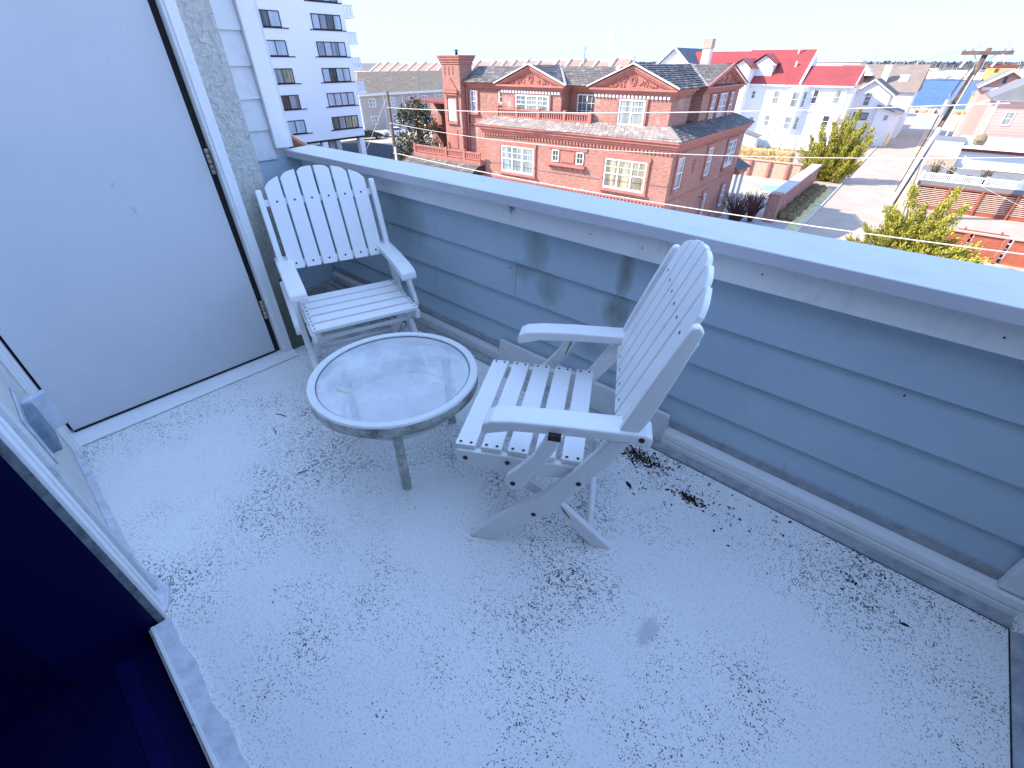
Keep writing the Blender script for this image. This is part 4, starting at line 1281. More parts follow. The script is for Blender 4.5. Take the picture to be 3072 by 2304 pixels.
pl4 = [('towerpane', 'greypane', 'darkpane', 'towerpane'), ('greypane', 'towerpane', 'greypane', 'towerpane'), ('towerpane', 'darkpane', 'towerpane', 'towerpane'),
       ('towerpane', 'towerpane', 'towerpane', 'towerpane'), ('darkpane', 'greypane', 'blind', 'blind'), ('towerpane', 'greypane', 'towerpane', 'greypane')]
pl2 = [('darkpane', 'towerpane'), ('towerpane', 'towerpane'), ('greypane', 'blind'), ('darkpane', 'greypane'), ('towerpane', 'towerpane'), ('greypane', 'greypane')]
for k in range(6):
    z0 = 4.57 - 2.645 * (k - 0) if k < 5 else 7.22
    z1 = z0 + 1.48
    f = window(T, tx, 38.05, 42.05, z0, z1, 4, 'plain', 'blackframe', pl4[k], 0.085)
    T.part('ledge', MB(tx).box(37.6, 42.6, 0.003, 0.06, z0 - 0.10, z0 - 0.004), M['blackframe'], parent=f)
    f = window(T, tx, 31.5, 34.1, z0, z1, 2, 'plain', 'blackframe', pl2[k], 0.085)
    T.part('ledge', MB(tx).box(31.3, 34.9, 0.003, 0.06, z0 - 0.10, z0 - 0.004), M['blackframe'], parent=f)
    T.part('flush_panel', MB(tx).box(34.2, 34.85, 0.002, 0.03, z0 + 0.0, z1 + 0.06), M['tower'], parent=f)
for k in range(6):
    z = 6.05 - 2.645 * (k - 0) if k < 5 else 8.7
    if k == 4: continue
    b = T.part('balcony_slab', MB().box(-65.0, -61.45, 42.76, 44.15, z - 0.22, z), M['tower'])
    rl_ = MB().box(-65.0, -61.5, 44.03, 44.10, z + 1.03, z + 1.12).box(-61.56, -61.5, 42.8, 44.10, z + 1.03, z + 1.12)
    T.part('railing', rl_, M['rail'], parent=b)
    rb = MB()
    for j in range(8): rb.box(-61.56, -61.5, 42.85 + j * 0.17, 42.90 + j * 0.17, z, z + 1.03)
    for j in range(20): rb.box(-65 + j * .18, -64.95 + j * .18, 44.03, 44.08, z, z + 1.03)
    T.part('railing_bars', rb, M['rail'], parent=b)

# small red roof in front of the tower
T = Thing('pavilion', 'small building with a ribbed red roof peeping over the railing before the white tower', 'building', (-46, 22, G))
T.part('wall', MB().box(-49, -44, 16.5, 24.6, G, -5.8), M['beigelit'])
rf = T.part('roof', MB().prism([(16.0, -5.8), (20.6, -2.4), (25.3, -5.75), (25.1, -5.9), (20.6, -2.65), (16.2, -5.95)], -49.4, -43.6, 'x'), M['terra'])
for k in range(15):
    x = -49.3 + k * 0.4
    T.part('rib', MB().bar((x, 20.65, -2.37), (x, 25.3, -5.70), 0.08, 0.07), M['beigelit'], parent=rf)

# ---- beige condominium behind the car park
T = Thing('condominium', 'long low beige building with a brown hipped roof and pale gutter behind the car park', 'building', (-92, 72, G))
cx = FX(-86)
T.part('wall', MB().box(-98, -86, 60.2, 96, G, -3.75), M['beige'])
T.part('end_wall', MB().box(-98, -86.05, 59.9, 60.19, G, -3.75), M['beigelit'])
T.part('gutter_fascia', MB().box(-98.3, -85.5, 59.6, 96.3, -3.95, -3.45), M['rail'])
T.part('roof', MB().hull8([(-98.6, 59.3, -3.448), (-85.2, 59.3, -3.448), (-85.2, 96.6, -3.448), (-98.6, 96.6, -3.448),
                           (-93, 64.4, -0.25), (-91.6, 64.4, -0.25), (-91.6, 92, -0.25), (-93, 92, -0.25)]), M['brownroof'])
for a in (65.5, 70.2, 74.5, 79.5):
    T.part('batten', MB(cx).box(a, a + 0.12, 0.002, 0.06, G, -3.96), M['rail'])
for (a0, a1) in ((61.9, 63.5), (67.2, 68.3), (72.0, 73.4), (75.6, 77.0), (80.2, 81.4)):
    for (z0, z1) in ((-5.85, -4.45), (-8.75, -7.35)):
        window(T, cx, a0, a1, z0, z1, 2, 'sash', pm=('curtain', 'greypane'), fw=0.1)
for a in (62.5, 69.0, 76.0):
    T.part('roof_pipe', MB().tube([(-88.6, a, -1.8), (-88.5, a, -1.3), (-88.1, a + 0.6, -1.5)], 0.05, 6), M['rail'])

# ---- terracotta-roofed townhouses on the skyline
ORD = ['first', 'second', 'third', 'fourth', 'fifth', 'sixth', 'seventh', 'eighth', 'ninth', 'tenth', 'eleventh', 'twelfth', 'thirteenth', 'fourteenth',
       'fifteenth', 'sixteenth', 'seventeenth', 'eighteenth', 'nineteenth', 'twentieth', 'twenty-first']
rt = random.Random(11)
x = -203.0
for k in range(21):
    w = rt.uniform(4.6, 7.0)
    zr = 0.7 + rt.uniform(-.25, .5) + max(0, (k - 3)) * 0.055
    T = Thing('townhouse', 'distant terracotta roofed townhouse on the skyline, %s from the left' % ORD[k], 'townhouse', (x + w / 2, 152, G), 'row of terracotta roofed townhouses on the skyline')
    T.part('wall', MB().box(x, x + w, 150, 160, G, -2.6), M['beigelit'])
    T.part('roof', MB().prism([(149.6, -2.5), (149.6, -2.3), (156, zr), (156, -2.5)], x + 0.35, x + w - 0.35, 'x'), M['terra'])
    T.part('parapet', MB().prism([(149.2, -2.6), (149.2, -1.9), (155.4, zr + 0.5), (157, zr + 0.5), (157, -2.6)], x - 0.05, x + 0.349, 'x'), M['beigelit'])
    T.part('ridge_wall', MB().box(x + 0.35, x + w + 0.0, 156.02, 157.5, -2.6, zr + rt.uniform(.1, .8)), M['beigelit'])
    x += w + rt.choice((0.0, 0.0, 0.8))

# ---- white house with red roofs
W = Thing('white_house', 'big rambling white house under bright red roofs with dormers and a bay', 'house', (-25, 97, G))
WW, RR = M['whitewall'], M['redroof']
wy = FY(92)
W.part('wall', MB().box(-27.0, -16.35, 92, 102, G, -1.62), WW)
W.part('east_wall', MB().box(-16.35, -11.1, 92.05, 99, G, -1.55), WW)
W.part('back_wall', MB().box(-36.0, -27.0, 95, 104, G, -1.0), WW)
W.part('eaves_board', MB().box(-27.2, -16.0, 91.55, 92.4, -1.72, -1.48), M['winwhite'])
W.part('eaves_board', MB().box(-15.99, -10.3, 91.55, 92.4, -1.70, -1.46), M['winwhite'])
rr = W.part('roof', MB().prism([(91.5, -1.475), (97.6, 2.98), (103.5, -1.4)], -27.4, -17.6, 'x'), RR)
W.part('gable_end', MB().prism([(92.2, -1.47), (97.6, 2.55), (103, -1.47)], -17.59, -17.45, 'x'), WW)
W.part('rake_board', MB().bar((-17.4, 91.45, -1.35), (-17.4, 97.6, 3.08), 0.3, 0.14), M['winwhite'])
W.part('roof', MB().prism([(91.5, -1.455), (95.2, 0.88), (99.0, -1.4)], -17.39, -10.15, 'x'), RR)
W.part('gable_end', MB().prism([(92.2, -1.45), (95.2, 0.6), (98.4, -1.45)], -11.1, -10.95, 'x'), WW)
W.part('rake_board', MB().bar((-10.1, 91.4, -1.36), (-10.1, 95.2, 0.95), 0.12, 0.16), M['winwhite'])
W.part('roof', MB().prism([(94.2, -1.0), (99.5, 2.85), (105, -1.0)], -37.5, -27.41, 'x'), RR)
W.part('gutter_downpipe', MB().tube([(-11.02, 91.95, -1.7), (-11.02, 91.95, -9)], 0.07, 6), M['rail'])
# front stair tower and dormer
W.part('stair_tower', MB().box(-27.5, -24.75, 89.8, 94, G, 0.55), WW)
W.part('tower_roof', chevron(MB(), -28.0, -26.1, -24.3, 0.55, 1.75, 89.4, 96.6, 'y', 0.12), RR)
W.part('tower_gable', MB().prism([(-27.5, 0.55), (-24.75, 0.55), (-26.1, 1.62)], 89.85, 94, 'y'), WW)
W.part('dormer', MB().prism([(-25.1, -1.0), (-22.2, -1.0), (-22.2, 1.2), (-23.7, 2.2), (-25.1, 1.2)], 92.9, 97, 'y'), WW)
W.part('dormer_roof', chevron(MB(), -25.6, -23.7, -21.8, 1.12, 2.35, 92.5, 97.2, 'y', 0.12), RR)
W.part('dormer_return', MB().box(-22.6, -21.85, 92.5, 93.4, 0.95, 1.12), M['winwhite'])
# blue-grey side gable and chimney
W.part('west_gable', MB().prism([(-42.0, G), (-34.9, G), (-34.9, 0.0), (-38.4, 3.15), (-42.0, 0.0)], 91.9, 108, 'y'), WW)
W.part('west_roof', chevron(MB(), -42.4, -38.4, -33.3, -0.2, 3.25, 91.5, 108, 'y', 0.14, -1.0), M['slateblue'])
W.part('west_rake', MB().bar((-42.3, 91.45, 0.05), (-38.4, 91.45, 3.42), 0.12, 0.3).bar((-38.4, 91.46, 3.42), (-34.4, 91.46, 0.2), 0.12, 0.3), M['winwhite'])
ck = W.part('chimney', MB().box(-34.0, -32.75, 93.0, 94.4, 0.0, 3.2), M['beigelit'])
W.part('chimney_cap', MB().box(-34.1, -32.65, 92.9, 94.5, 3.2, 4.5), M['palebrick'], parent=ck)
# bay
by = MB()
by.prism([(-18.7, 92.0), (-18.0, 90.8), (-16.6, 90.8), (-15.9, 92.0)], G, -1.75, 'z')
W.part('bay', by, WW)
for (z0, z1) in ((-4.4, -2.3), (-7.4, -5.6)):
    window(W, FY(90.8), -17.85, -16.75, z0, z1, 1, 'sash', pm='greypane', fw=0.1)
    for (p, q) in (((-18.62, 91.86), (-18.08, 90.94)), ((-16.52, 90.94), (-15.98, 91.86))):
        n = Vector((q[1] - p[1], -(q[0] - p[0]), 0)).normalized()
        dv = Vector((q[0] - p[0], q[1] - p[1], 0))
        L = dv.length; dv.normalize()
        tf = lambda a, d, z, p=p, dv=dv, n=n: (p[0] + dv.x * a + n.x * d, p[1] + dv.y * a + n.y * d, z)
        window(W, tf, 0.12, L - 0.12, z0, z1, 1, 'sash', pm='greypane', fw=0.09)
W.part('bay_apron', MB().prism([(-18.75, 91.99), (-18.03, 90.72), (-16.57, 90.72), (-15.85, 91.99)], -5.0, -4.8, 'z'), M['winwhite'])
W.part('string_course', MB(wy).box(-15.9, -11.1, 0.0, 0.08, -4.95, -4.8), M['winwhite'])
for (a0, a1, z0, z1, pm) in ((-24.15, -23.5, -3.5, -2.4, 'curtain'), (-20.8, -19.85, -4.1, -2.3, 'curtain'), (-15.3, -14.5, -3.9, -2.05, 'darkpane'),
                             (-12.45, -11.55, -3.8, -2.05, 'curtain'), (-12.9, -11.9, -6.9, -5.25, 'darkpane'), (-21.2, -20.3, -7.2, -5.6, 'curtain'), (-23.5, -22.7, -7.2, -6.0, 'curtain')):
    window(W, wy, a0, a1, z0, z1, 1, 'sash', pm=pm, fw=0.1)
window(W, FY(89.8), -26.3, -25.8, -2.2, -1.2, 1, 'grid', pm='greypane', fw=0.07)
W.part('corner_bay', MB().prism([(92.2, -1.7), (95.5, -1.7), (95.5, -5.6), (93.9, -6.6), (92.2, -5.6)], -11.098, -10.2, 'x'), WW)
W.part('plumbing_vent', MB().tube([(-19.4, 94.6, 0.7), (-19.4, 94.6, 1.5)], 0.13, 8), M['winwhite'])
W.part('plumbing_vent', MB().tube([(-20.0, 96.8, 2.4), (-20.0, 96.8, 3.6)], 0.12, 8), M['winwhite'])
W.part('plumbing_vent', MB().tube([(-21.8, 93.2, -0.4), (-21.8, 93.2, 0.2)], 0.06, 8), M['darkroof'])

T = Thing('privacy_fence', 'white board fence along the yard before the white red roofed house', 'fence', (-16, 87, G))
for k in range(15):
    T.part('fence_panel', MB().box(-21.0 + k * 0.72, -20.30 + k * 0.72, 87.0, 87.06, G + .03, -7.7), WW)
for k in range(6):
    T.part('fence_post', MB().box(-21.05 + k * 2.1, -20.91 + k * 2.1, 86.88, 86.998, G, -7.62), M['winwhite'])
T = Thing('garden_shed', 'small pale grey shed with a lean-to roof beside the brick house', 'shed', (-20.6, 85, G))
T.part('body', MB().prism([(-21.6, G), (-19.7, G), (-19.7, -7.95), (-21.6, -7.5)], 84.4, 86.0, 'y'), M['shed'])
T.part('roof', MB().prism([(-21.8, -7.44), (-19.4, -7.98), (-19.4, -7.9), (-21.8, -7.34)], 84.1, 86.3, 'y'), M['greyroof'])
T.part('door', MB(FX(-19.7)).box(84.7, 85.5, 0.002, 0.05, G + .05, -8.1), M['winwhite'])

# ---- grey and white gabled cottage with an arched window, beside the street
H = Thing('gabled_cottage', 'white gabled cottage with an arched window at the street edge', 'house', (-8.5, 104, G))
hy = FY(100)
H.part('wall', MB().prism([(-10.9, G), (-6.0, G), (-6.0, -2.75), (-8.75, -0.95), (-10.9, -2.6)], 100, 108, 'y'), WW)
H.part('roof', chevron(MB(), -11.3, -8.75, -5.5, -2.95, -0.95, 99.6, 108.4, 'y', 0.16, -2.95), M['darkroof'])
H.part('rake_board', MB().bar((-11.3, 99.55, -2.82), (-8.75, 99.55, -0.84), 0.08, 0.2).bar((-8.75, 99.56, -0.84), (-5.5, 99.56, -2.84), 0.08, 0.2), M['winwhite'])
aw = MB(hy)
f = window(H, hy, -9.25, -8.35, -4.3, -2.95, 1, 'sash', pm='greypane', fw=0.09)
arc = [(-8.8 + 0.45 * math.cos(k * math.pi / 8), -2.945 + 0.45 * math.sin(k * math.pi / 8)) for k in range(9)]
H.part('arch_head', MB(hy).prism(arc, 0.003, 0.06, 'y'), M['greypane'], parent=f)
H.part('arch_trim', MB(hy).tube([(a + (a + 8.8) * .12, 0.06, z + (z + 2.945) * .12) for a, z in arc], 0.05, 6), M['winwhite'], parent=f)
window(H, hy, -9.9, -7.9, -6.2, -5.2, 2, 'plain', 'blackframe', 'greypane', 0.08)
H.part('belt', MB(hy).box(-10.9, -6.0, 0.002, 0.07, -4.75, -4.62), M['winwhite'])
H = Thing('garage', 'white garage with a dark hipped roof at the corner of the street', 'garage', (-5.2, 103, G))
H.part('wall', MB().prism([(-6.9, G), (-4.0, G), (-4.0, -5.1), (-6.9, -4.3)], 99.2, 106, 'y'), WW)
H.part('roof', MB().prism([(-7.1, -4.22), (-3.65, -5.18), (-3.65, -5.0), (-7.1, -4.02)], 98.8, 106.4, 'y'), M['greyroof'])
window(H, FY(99.2), -5.75, -5.1, -6.1, -5.3, 1, 'grid', pm='greypane', fw=0.08)
H = Thing('shingled_house', 'house with a broad tan shingle roof, skylight and chimney above the street end', 'house', (-9, 116, G))
H.part('wall', MB().box(-16, -3.6, 112, 124, G, -2.8), WW)
rr = H.part('roof', MB().prism([(111.5, -2.8), (119, 1.0), (126, -2.8)], -16.5, -3.3, 'x'), M['tanroof'])
H.part('skylight', MB().hull8([(-6.7, 114.2, -1.40), (-5.4, 114.2, -1.40), (-5.4, 115.8, -0.58), (-6.7, 115.8, -0.58), (-6.7, 114.2, -1.28), (-5.4, 114.2, -1.28), (-5.4, 115.8, -0.46), (-6.7, 115.8, -0.46)]), M['winwhite'], parent=rr)
H.part('chimney', MB().box(-9.3, -8.3, 113.5, 114.6, -2.5, 0.95), M['beigelit'], parent=rr)
H.part('dormer_gable', MB().prism([(-13.4, -0.6), (-10.6, -0.6), (-12.0, 0.75)], 113, 117, 'y'), WW, parent=rr)
for k in range(3):
    H.part('garage_door', MB(FY(112)).box(-12.5 + k * 3, -9.9 + k * 3, 0.002, 0.06, -5.5, -3.2), M['winwhite'])
H = Thing('flat_block', 'plain pale block rising behind the red roofs', 'building', (-16, 125, G))
H.part('wall', MB().box(-21.5, -14.0, 122, 130, G, 1.35), M['beigelit'])
H.part('parapet', MB().box(-21.7, -13.8, 121.8, 130.2, 1.352, 1.6), M['beigelit'])
rh = random.Random(21)
for k in range(7):
    x = -45 + k * 5.0 + rh.uniform(-1, 1); y = 150 + rh.uniform(-4, 10); z = -0.6 + rh.uniform(-.6, .5)
    H = Thing('distant_house', 'small distant house with a %s gable roof beyond the red roofs, %s from the left' % ('terracotta' if k % 2 else 'tan', ORD[k]), 'house', (x, y, G), 'distant houses near the water')
    H.part('wall', MB().box(x - 3, x + 3, y, y + 7, G, z - 1.8), M['beigelit'])
    H.part('roof', chevron(MB(), x - 3.4, x, x + 3.4, z - 1.9, z, y - .3, y + 7.3, 'y', 0.2), M['terra'] if k % 2 else M['tanroof'])
T = Thing('bollard', 'yellow bollard standing at the street corner beside the white garage', 'bollard', (-4.1, 100.5, G))
T.part('post', MB().tube([(-4.1, 98.6, G), (-4.1, 98.6, G + 1.9)], 0.11, 10), M['yellowpost'])
T.part('cap', MB().tube([(-4.1, 98.6, G + 1.9), (-4.1, 98.6, G + 1.98)], [0.11, 0.05], 10), M['yellowpost'])

# ---- garden walls, hedge and patio
T = Thing('street_garden_wall', 'red brick garden wall with grey coping running along the street', 'wall', (-7.4, 52, G))
T.part('brickwork', MB().box(-7.85, -7.15, 44.6, 60.5, G, -7.52), M['red'])
T.part('coping', MB().box(-7.95, -7.05, 44.5, 60.6, -7.52, -7.38), M['kerb'])
T.part('pier', MB().box(-7.95, -7.1, 43.5, 44.49, G, -7.36), M['red'])
T = Thing('patio_wall', 'pale brick patio wall with three red piers', 'wall', (-13, 63, G))
T.part('brickwork', MB().box(-15.5, -9.2, 62.6, 63.0, G, -7.95), M['palebrick'])
for x in (-14.45, -12.4, -10.4):
    T.part('pier', MB().box(x - .14, x + .14, 62.35, 62.599, G, -7.9), M['redtrim'])
T.part('coping', MB().box(-15.6, -9.1, 62.5, 63.1, -7.95, -7.85), M['palebrick'])
T = Thing('patio_table', 'faded turquoise covered table on the patio behind the brick wall', 'table', (-9.5, 53.5, G))
T.part('top', MB().box(-10.6, -8.4, 52.2, 54.4, G + 0.72, G + 0.78), M['turq'])
for (x, y) in ((-10.5, 52.3), (-8.5, 52.3), (-10.5, 54.3), (-8.5, 54.3)):
    T.part('leg', MB().box(x - .05, x + .05, y - .05, y + .05, G + 0.012, G + 0.72), M['winwhite'])
T = Thing('porch_roof', 'low blue slate porch roof at the back corner of the brick house', 'porch', (-11.6, 44.8, G))
T.part('roof', MB().hull8([(-12.4, 43.62, -6.0), (-11.0, 43.62, -6.0), (-10.5, 46.2, -6.0), (-12.4, 46.2, -6.0), (-12.4, 43.62, -4.75), (-12.0, 43.62, -4.75), (-12.0, 44.0, -4.75), (-12.4, 44.0, -4.75)]), M['slate'])
T.part('beam', MB().box(-12.4, -10.8, 43.7, 46.0, -6.35, -6.01), M['redtrim'])
for y in (44.1, 45.8):
    T.part('post', MB().box(-11.1, -10.9, y - .1, y + .1, G, -6.351), M['winwhite'])


def blades(mb, pts, n, L, w, r, lean=0.5):
    for _ in range(n):
        x, y, z = pts(r)
        a = r.uniform(0, 6.28); l = L * r.uniform(0.6, 1.2)
        dx, dy = math.cos(a) * l * lean * r.random(), math.sin(a) * l * lean * r.random()
        b = r.uniform(0, 6.28); wx, wy_ = math.cos(b) * w, math.sin(b) * w
        mb.face([(x - wx, y - wy_, z), (x + wx, y + wy_, z), (x + dx, y + dy, z + l)])


mb = MB(); rb = random.Random(2)
mb.box(-18.5, -11.9, 70.6, 72.2, G, -7.9)
blades(mb, lambda r: (r.uniform(-18.7, -11.7), r.uniform(70.3, 72.4), r.uniform(G, -7.95)), 4200, 0.42, 0.05, rb, 0.8)
single('dry_grass_hedge', mb, M['tanhedge'], 'long tan hedge of dried ornamental grass behind the patio wall', 'hedge', (-15, 71.5, G))

base = None
for k in range(20):
    i, j = k // 2, k % 2
    x, y = -6.78 + j * 0.62 + (0.12 if i % 2 else 0), 45.4 + i * 1.45
    lb = 'brown grass tuft in the %s row, %s from the brick pier' % ('street side' if j else 'wall side', ORD[i])
    if base is None:
        mb = MB(); rb = random.Random(4)
        mb.lathe([(0.30, 0), (0.42, 0.2), (0.44, 0.42), (0.30, 0.62), (0.0, 0.70)], (0, 0, 0), 10)
        def ptf(r):
            a = r.uniform(0, 6.28); u = math.acos(r.uniform(0.1, 1)); q = 0.40
            return (q * math.sin(u) * math.cos(a), q * math.sin(u) * math.sin(a), 0.25 + 0.42 * math.cos(u))
        blades(mb, ptf, 420, 0.16, 0.02, rb, 2.0)
        base = single('grass_tuft', mb, M['tuft'], lb, 'shrub', (0, 0, 0), 'brown grass tufts along the garden wall')
        base.location = (x, y, G)
    else:
        o = base.copy(); COL.objects.link(o)
        o['label'] = lb
        o.location = (x, y, G); o.rotation_euler = (0, 0, k * 1.3); o.scale = (1, 1, 0.9 + 0.2 * ((k * 37) % 10) / 10)


# ---- trees and shrubs
def leaves(mb, c, n, rx, rz, size, r, aspect=0.45, shell=0.55):
    for _ in range(n):
        v = Vector((r.gauss(0, 1), r.gauss(0, 1), r.gauss(0, 1))).normalized()
        q = shell + (1 - shell) * r.random()
        p = Vector(c) + Vector((v.x * rx * q, v.y * rx * q, v.z * rz * q))
        d = (v * 0.6 + Vector((r.uniform(-1, 1), r.uniform(-1, 1), r.uniform(-.6, 1)))).normalized()
        s = d.cross(Vector((r.uniform(-1, 1), r.uniform(-1, 1), r.uniform(-1, 1)))).normalized()
        L = size * r.uniform(0.6, 1.2); w = L * aspect
        up = d.cross(s) * (L * 0.12)
        mb.face([tuple(p), tuple(p + d * L * .5 + s * w * .5 + up), tuple(p + d * L), tuple(p + d * L * .5 - s * w * .5 + up)])


T = Thing('magnolia_tree', 'tall dark glossy leaved magnolia tree left of the brick house', 'tree', (-38.6, 33.0, G))
T.part('trunk', MB().tube([(-38.6, 33, G), (-38.5, 33, -7), (-38.7, 33.1, -4), (-38.5, 33, -1.9)], [0.28, 0.22, 0.15, 0.05], 8), M['bark'], smooth=True)
rm = random.Random(12)
for k in range(14):
    z = G + 1.4 + k * 0.45; a = k * 2.4; L = 2.2 if k < 9 else 1.2
    T.part('limb', MB().tube([(-38.6, 33, z), (-38.6 + math.cos(a) * L * .6, 33 + math.sin(a) * L * .6, z + .5), (-38.6 + math.cos(a) * L, 33 + math.sin(a) * L, z + 1.0)], [0.08, 0.05, 0.02], 5), M['bark'])
mb = MB()
for (dx, dy, z, rx, rz, n) in ((0, 0, -2.0, 0.7, 0.7, 160), (-0.9, -0.3, -2.5, 0.8, 0.7, 200), (0.9, -0.2, -2.3, 0.8, 0.6, 200), (0.3, 0.2, -3.0, 1.2, 0.8, 320), (-1.5, -0.5, -3.1, 0.8, 0.6, 180),
                               (1.5, 0.2, -3.6, 1.0, 0.7, 260), (0.2, -0.3, -4.3, 1.3, 0.8, 330), (-1.7, -0.6, -5.2, 1.2, 0.9, 330), (0.2, -0.9, -5.6, 1.5, 1.0, 420), (1.9, -0.3, -5.3, 1.3, 1.0, 360),
                               (2.6, -0.2, -6.4, 1.2, 0.9, 320), (-2.2, -0.4, -6.7, 1.3, 1.0, 360), (-0.4, -1.1, -7.1, 1.8, 1.1, 520), (1.7, -0.8, -7.6, 1.6, 1.1, 480), (-1.6, -0.8, -8.3, 1.6, 0.9, 420),
                               (0.8, 0.8, -6.5, 1.8, 1.4, 420), (2.9, -0.5, -8.2, 1.2, 0.9, 300)):
    leaves(mb, (-38.6 + dx, 33 + dy, z), n, rx, rz, 0.34, rm, 0.42, 0.35)
T.part('crown', mb, M['magnolia'], recalc=False)


def juniper(T, base, tips, m, r, dens, size, r0=0.75, bare=0.0):
    b = Vector(base)
    br = MB(); lv = MB()
    more = []
    for tip in tips:
        for _ in range(2):
            q = b.lerp(Vector(tip), r.uniform(0.62, 0.9))
            more.append((q.x + r.uniform(-.7, .7), q.y + r.uniform(-.9, .5), max(base[2] + 0.5, q.z + r.uniform(-.5, .25))))
    tips = list(tips) + more
    for tip in tips:
        tp = Vector(tip)
        mid = b.lerp(tp, 0.45) + Vector((r.uniform(-.2, .2), r.uniform(-.2, .2), -0.28 * (tp - b).length * 0.35))
        pts = []
        for k in range(7):
            u = k / 6
            pts.append(b.lerp(mid, u).lerp(mid.lerp(tp, u), u))
        br.tube([tuple(p) for p in pts], [0.10 * (1 - k / 6) + 0.015 for k in range(7)], 5)
        L = (tp - b).length
        for _ in range(int(dens * L)):
            u = r.uniform(0.16 + bare, 1.0)
            k = min(5, int(u * 6)); c = pts[k].lerp(pts[k + 1], u * 6 - k)
            t = (pts[k + 1] - pts[k]).normalized()
            a = r.uniform(0, 6.28)
            s = t.cross(Vector((0.3, 0.7, 0.1))).normalized(); w = t.cross(s)
            off = s * math.cos(a) + w * math.sin(a)
            p = c + off * (r0 * (1.08 - u) ** 0.8 * r.uniform(0.25, 1.0))
            ax = (t * 0.9 + off * (0.8 * (1.1 - u)) + Vector((0.2, 0, 0.55)) + Vector((r.uniform(-.3, .3), r.uniform(-.3, .3), 0))).normalized()
            cl = size * r.uniform(1.6, 3.0)
            sx = ax.cross(Vector((r.uniform(-1, 1), r.uniform(-1, 1), r.uniform(-1, 1)))).normalized(); sy = ax.cross(sx)
            for q in range(15):
                v = q / 15
                g = q * 2.4
                o2 = sx * math.cos(g) + sy * math.sin(g)
                pp = p + ax * (cl * v) + o2 * (0.34 * cl * (1 - v) * r.uniform(0.3, 0.8))
                d = (ax * 0.9 + o2 * 0.7 * (1.1 - v)).normalized()
                l = size * r.uniform(0.5, 0.9)
                e = d.cross(Vector((r.uniform(-1, 1), r.uniform(-1, 1), r.uniform(-1, 1)))).normalized() * (l * 0.26)
                m0 = pp + d * l * 0.4
                lv.face([tuple(pp), tuple(m0 + e), tuple(pp + d * l), tuple(m0 - e)])
    T.part('trunk', br, M['bark'], smooth=True)
    T.part('crown', lv, m, recalc=False)


rj = random.Random(31)
T = Thing('juniper_shrub', 'large flame shaped yellow green juniper close behind the railing on the right', 'shrub', (2.2, 38, G), 'twisted juniper shrubs beside the street')
tips = [(0.75, 38, -4.9), (2.75, 38.3, -5.0), (3.5, 38, -5.75), (0.0, 37.6, -6.3), (-0.7, 37.2, -7.4), (1.6, 37.6, -6.0), (2.2, 37.4, -6.6), (3.3, 37.2, -6.9),
        (-1.1, 37.2, -8.3), (0.6, 36.8, -7.4), (1.5, 36.6, -8.1), (2.6, 36.6, -8.1), (3.6, 36.8, -8.2), (4.4, 37.2, -8.5), (-0.4, 36.6, -8.6), (5.2, 37.4, -8.8), (4.8, 37.5, -7.6), (5.4, 37.2, -8.2), (4.2, 37.2, -7.9), (3.9, 36.6, -8.6), (5.0, 36.8, -8.6), (6.2, 37, -8.8), (3.0, 37.6, -6.3), (6.0, 37.6, -8.75), (5.6, 36.4, -8.9), (4.6, 36.2, -9.0), (3.6, 36.0, -9.0), (6.6, 37.0, -9.0), (2.4, 36.0, -8.8), (0.4, 36.2, -8.9), (-1.3, 36.6, -9.0), (0.2, 39, -6.5), (1.8, 39, -6.2), (4.0, 37.9, -7.4)]
juniper(T, (1.9, 38.2, G), tips, M['juniper'], rj, 27, 0.19, 0.80)
T = Thing('juniper_shrub', 'tall spiky juniper beside the street at the end of the brick garden wall', 'shrub', (-6.3, 65.3, G), 'twisted juniper shrubs beside the street')
tips = [(-6.0, 65, -2.95), (-7.0, 65, -3.3), (-5.0, 65, -4.0), (-8.0, 65.2, -4.0), (-8.9, 65, -4.7), (-4.4, 65, -4.6), (-9.6, 65, -5.7), (-7.5, 64.5, -4.7), (-6.4, 64.6, -4.4), (-5.4, 64.5, -5.0),
        (-9.9, 64.7, -7.0), (-8.6, 64.2, -6.2), (-7.2, 64, -6.2), (-6.0, 63.8, -6.4), (-4.8, 64, -6.2), (-4.0, 64.3, -5.6), (-8.0, 63.6, -7.6), (-6.6, 63.4, -7.9), (-5.2, 63.6, -7.7), (-4.2, 64, -7.6), (-9.4, 64, -8.2)]
juniper(T, (-6.5, 65.4, G), tips, M['juniper'], rj, 15, 0.24, 0.80, 0.10)


def bare_shrub(name, label, c, n, h, spread, m, seed, group=None, z0=None):
    r = random.Random(seed)
    T = Thing(name, label, 'shrub', (c[0], c[1], c[2]), group)
    st = MB(); tw = MB()
    for k in range(n):
        a = r.uniform(0, 6.28); s = spread * math.sqrt(r.random())
        p0 = Vector((c[0] + r.uniform(-.15, .15), c[1] + r.uniform(-.15, .15), c[2]))
        p2 = Vector((c[0] + math.cos(a) * s, c[1] + math.sin(a) * s, c[2] + h * r.uniform(0.6, 1.0)))
        p1 = p0.lerp(p2, 0.5) + Vector((r.uniform(-.1, .1), r.uniform(-.1, .1), h * 0.12))
        (st if k % 3 == 0 else tw).tube([tuple(p0), tuple(p1), tuple(p2)], [0.03, 0.022, 0.008], 4, False)
        for _ in range(3):
            u = r.uniform(.45, .95); q = p1.lerp(p2, u)
            e = q + Vector((r.uniform(-.3, .3), r.uniform(-.3, .3), r.uniform(0.1, .45))) * (h * 0.22)
            tw.tube([tuple(q), tuple(e)], [0.014, 0.006], 4, False)
    T.part('stems', st, m)
    T.part('twigs', tw, m)
    return T


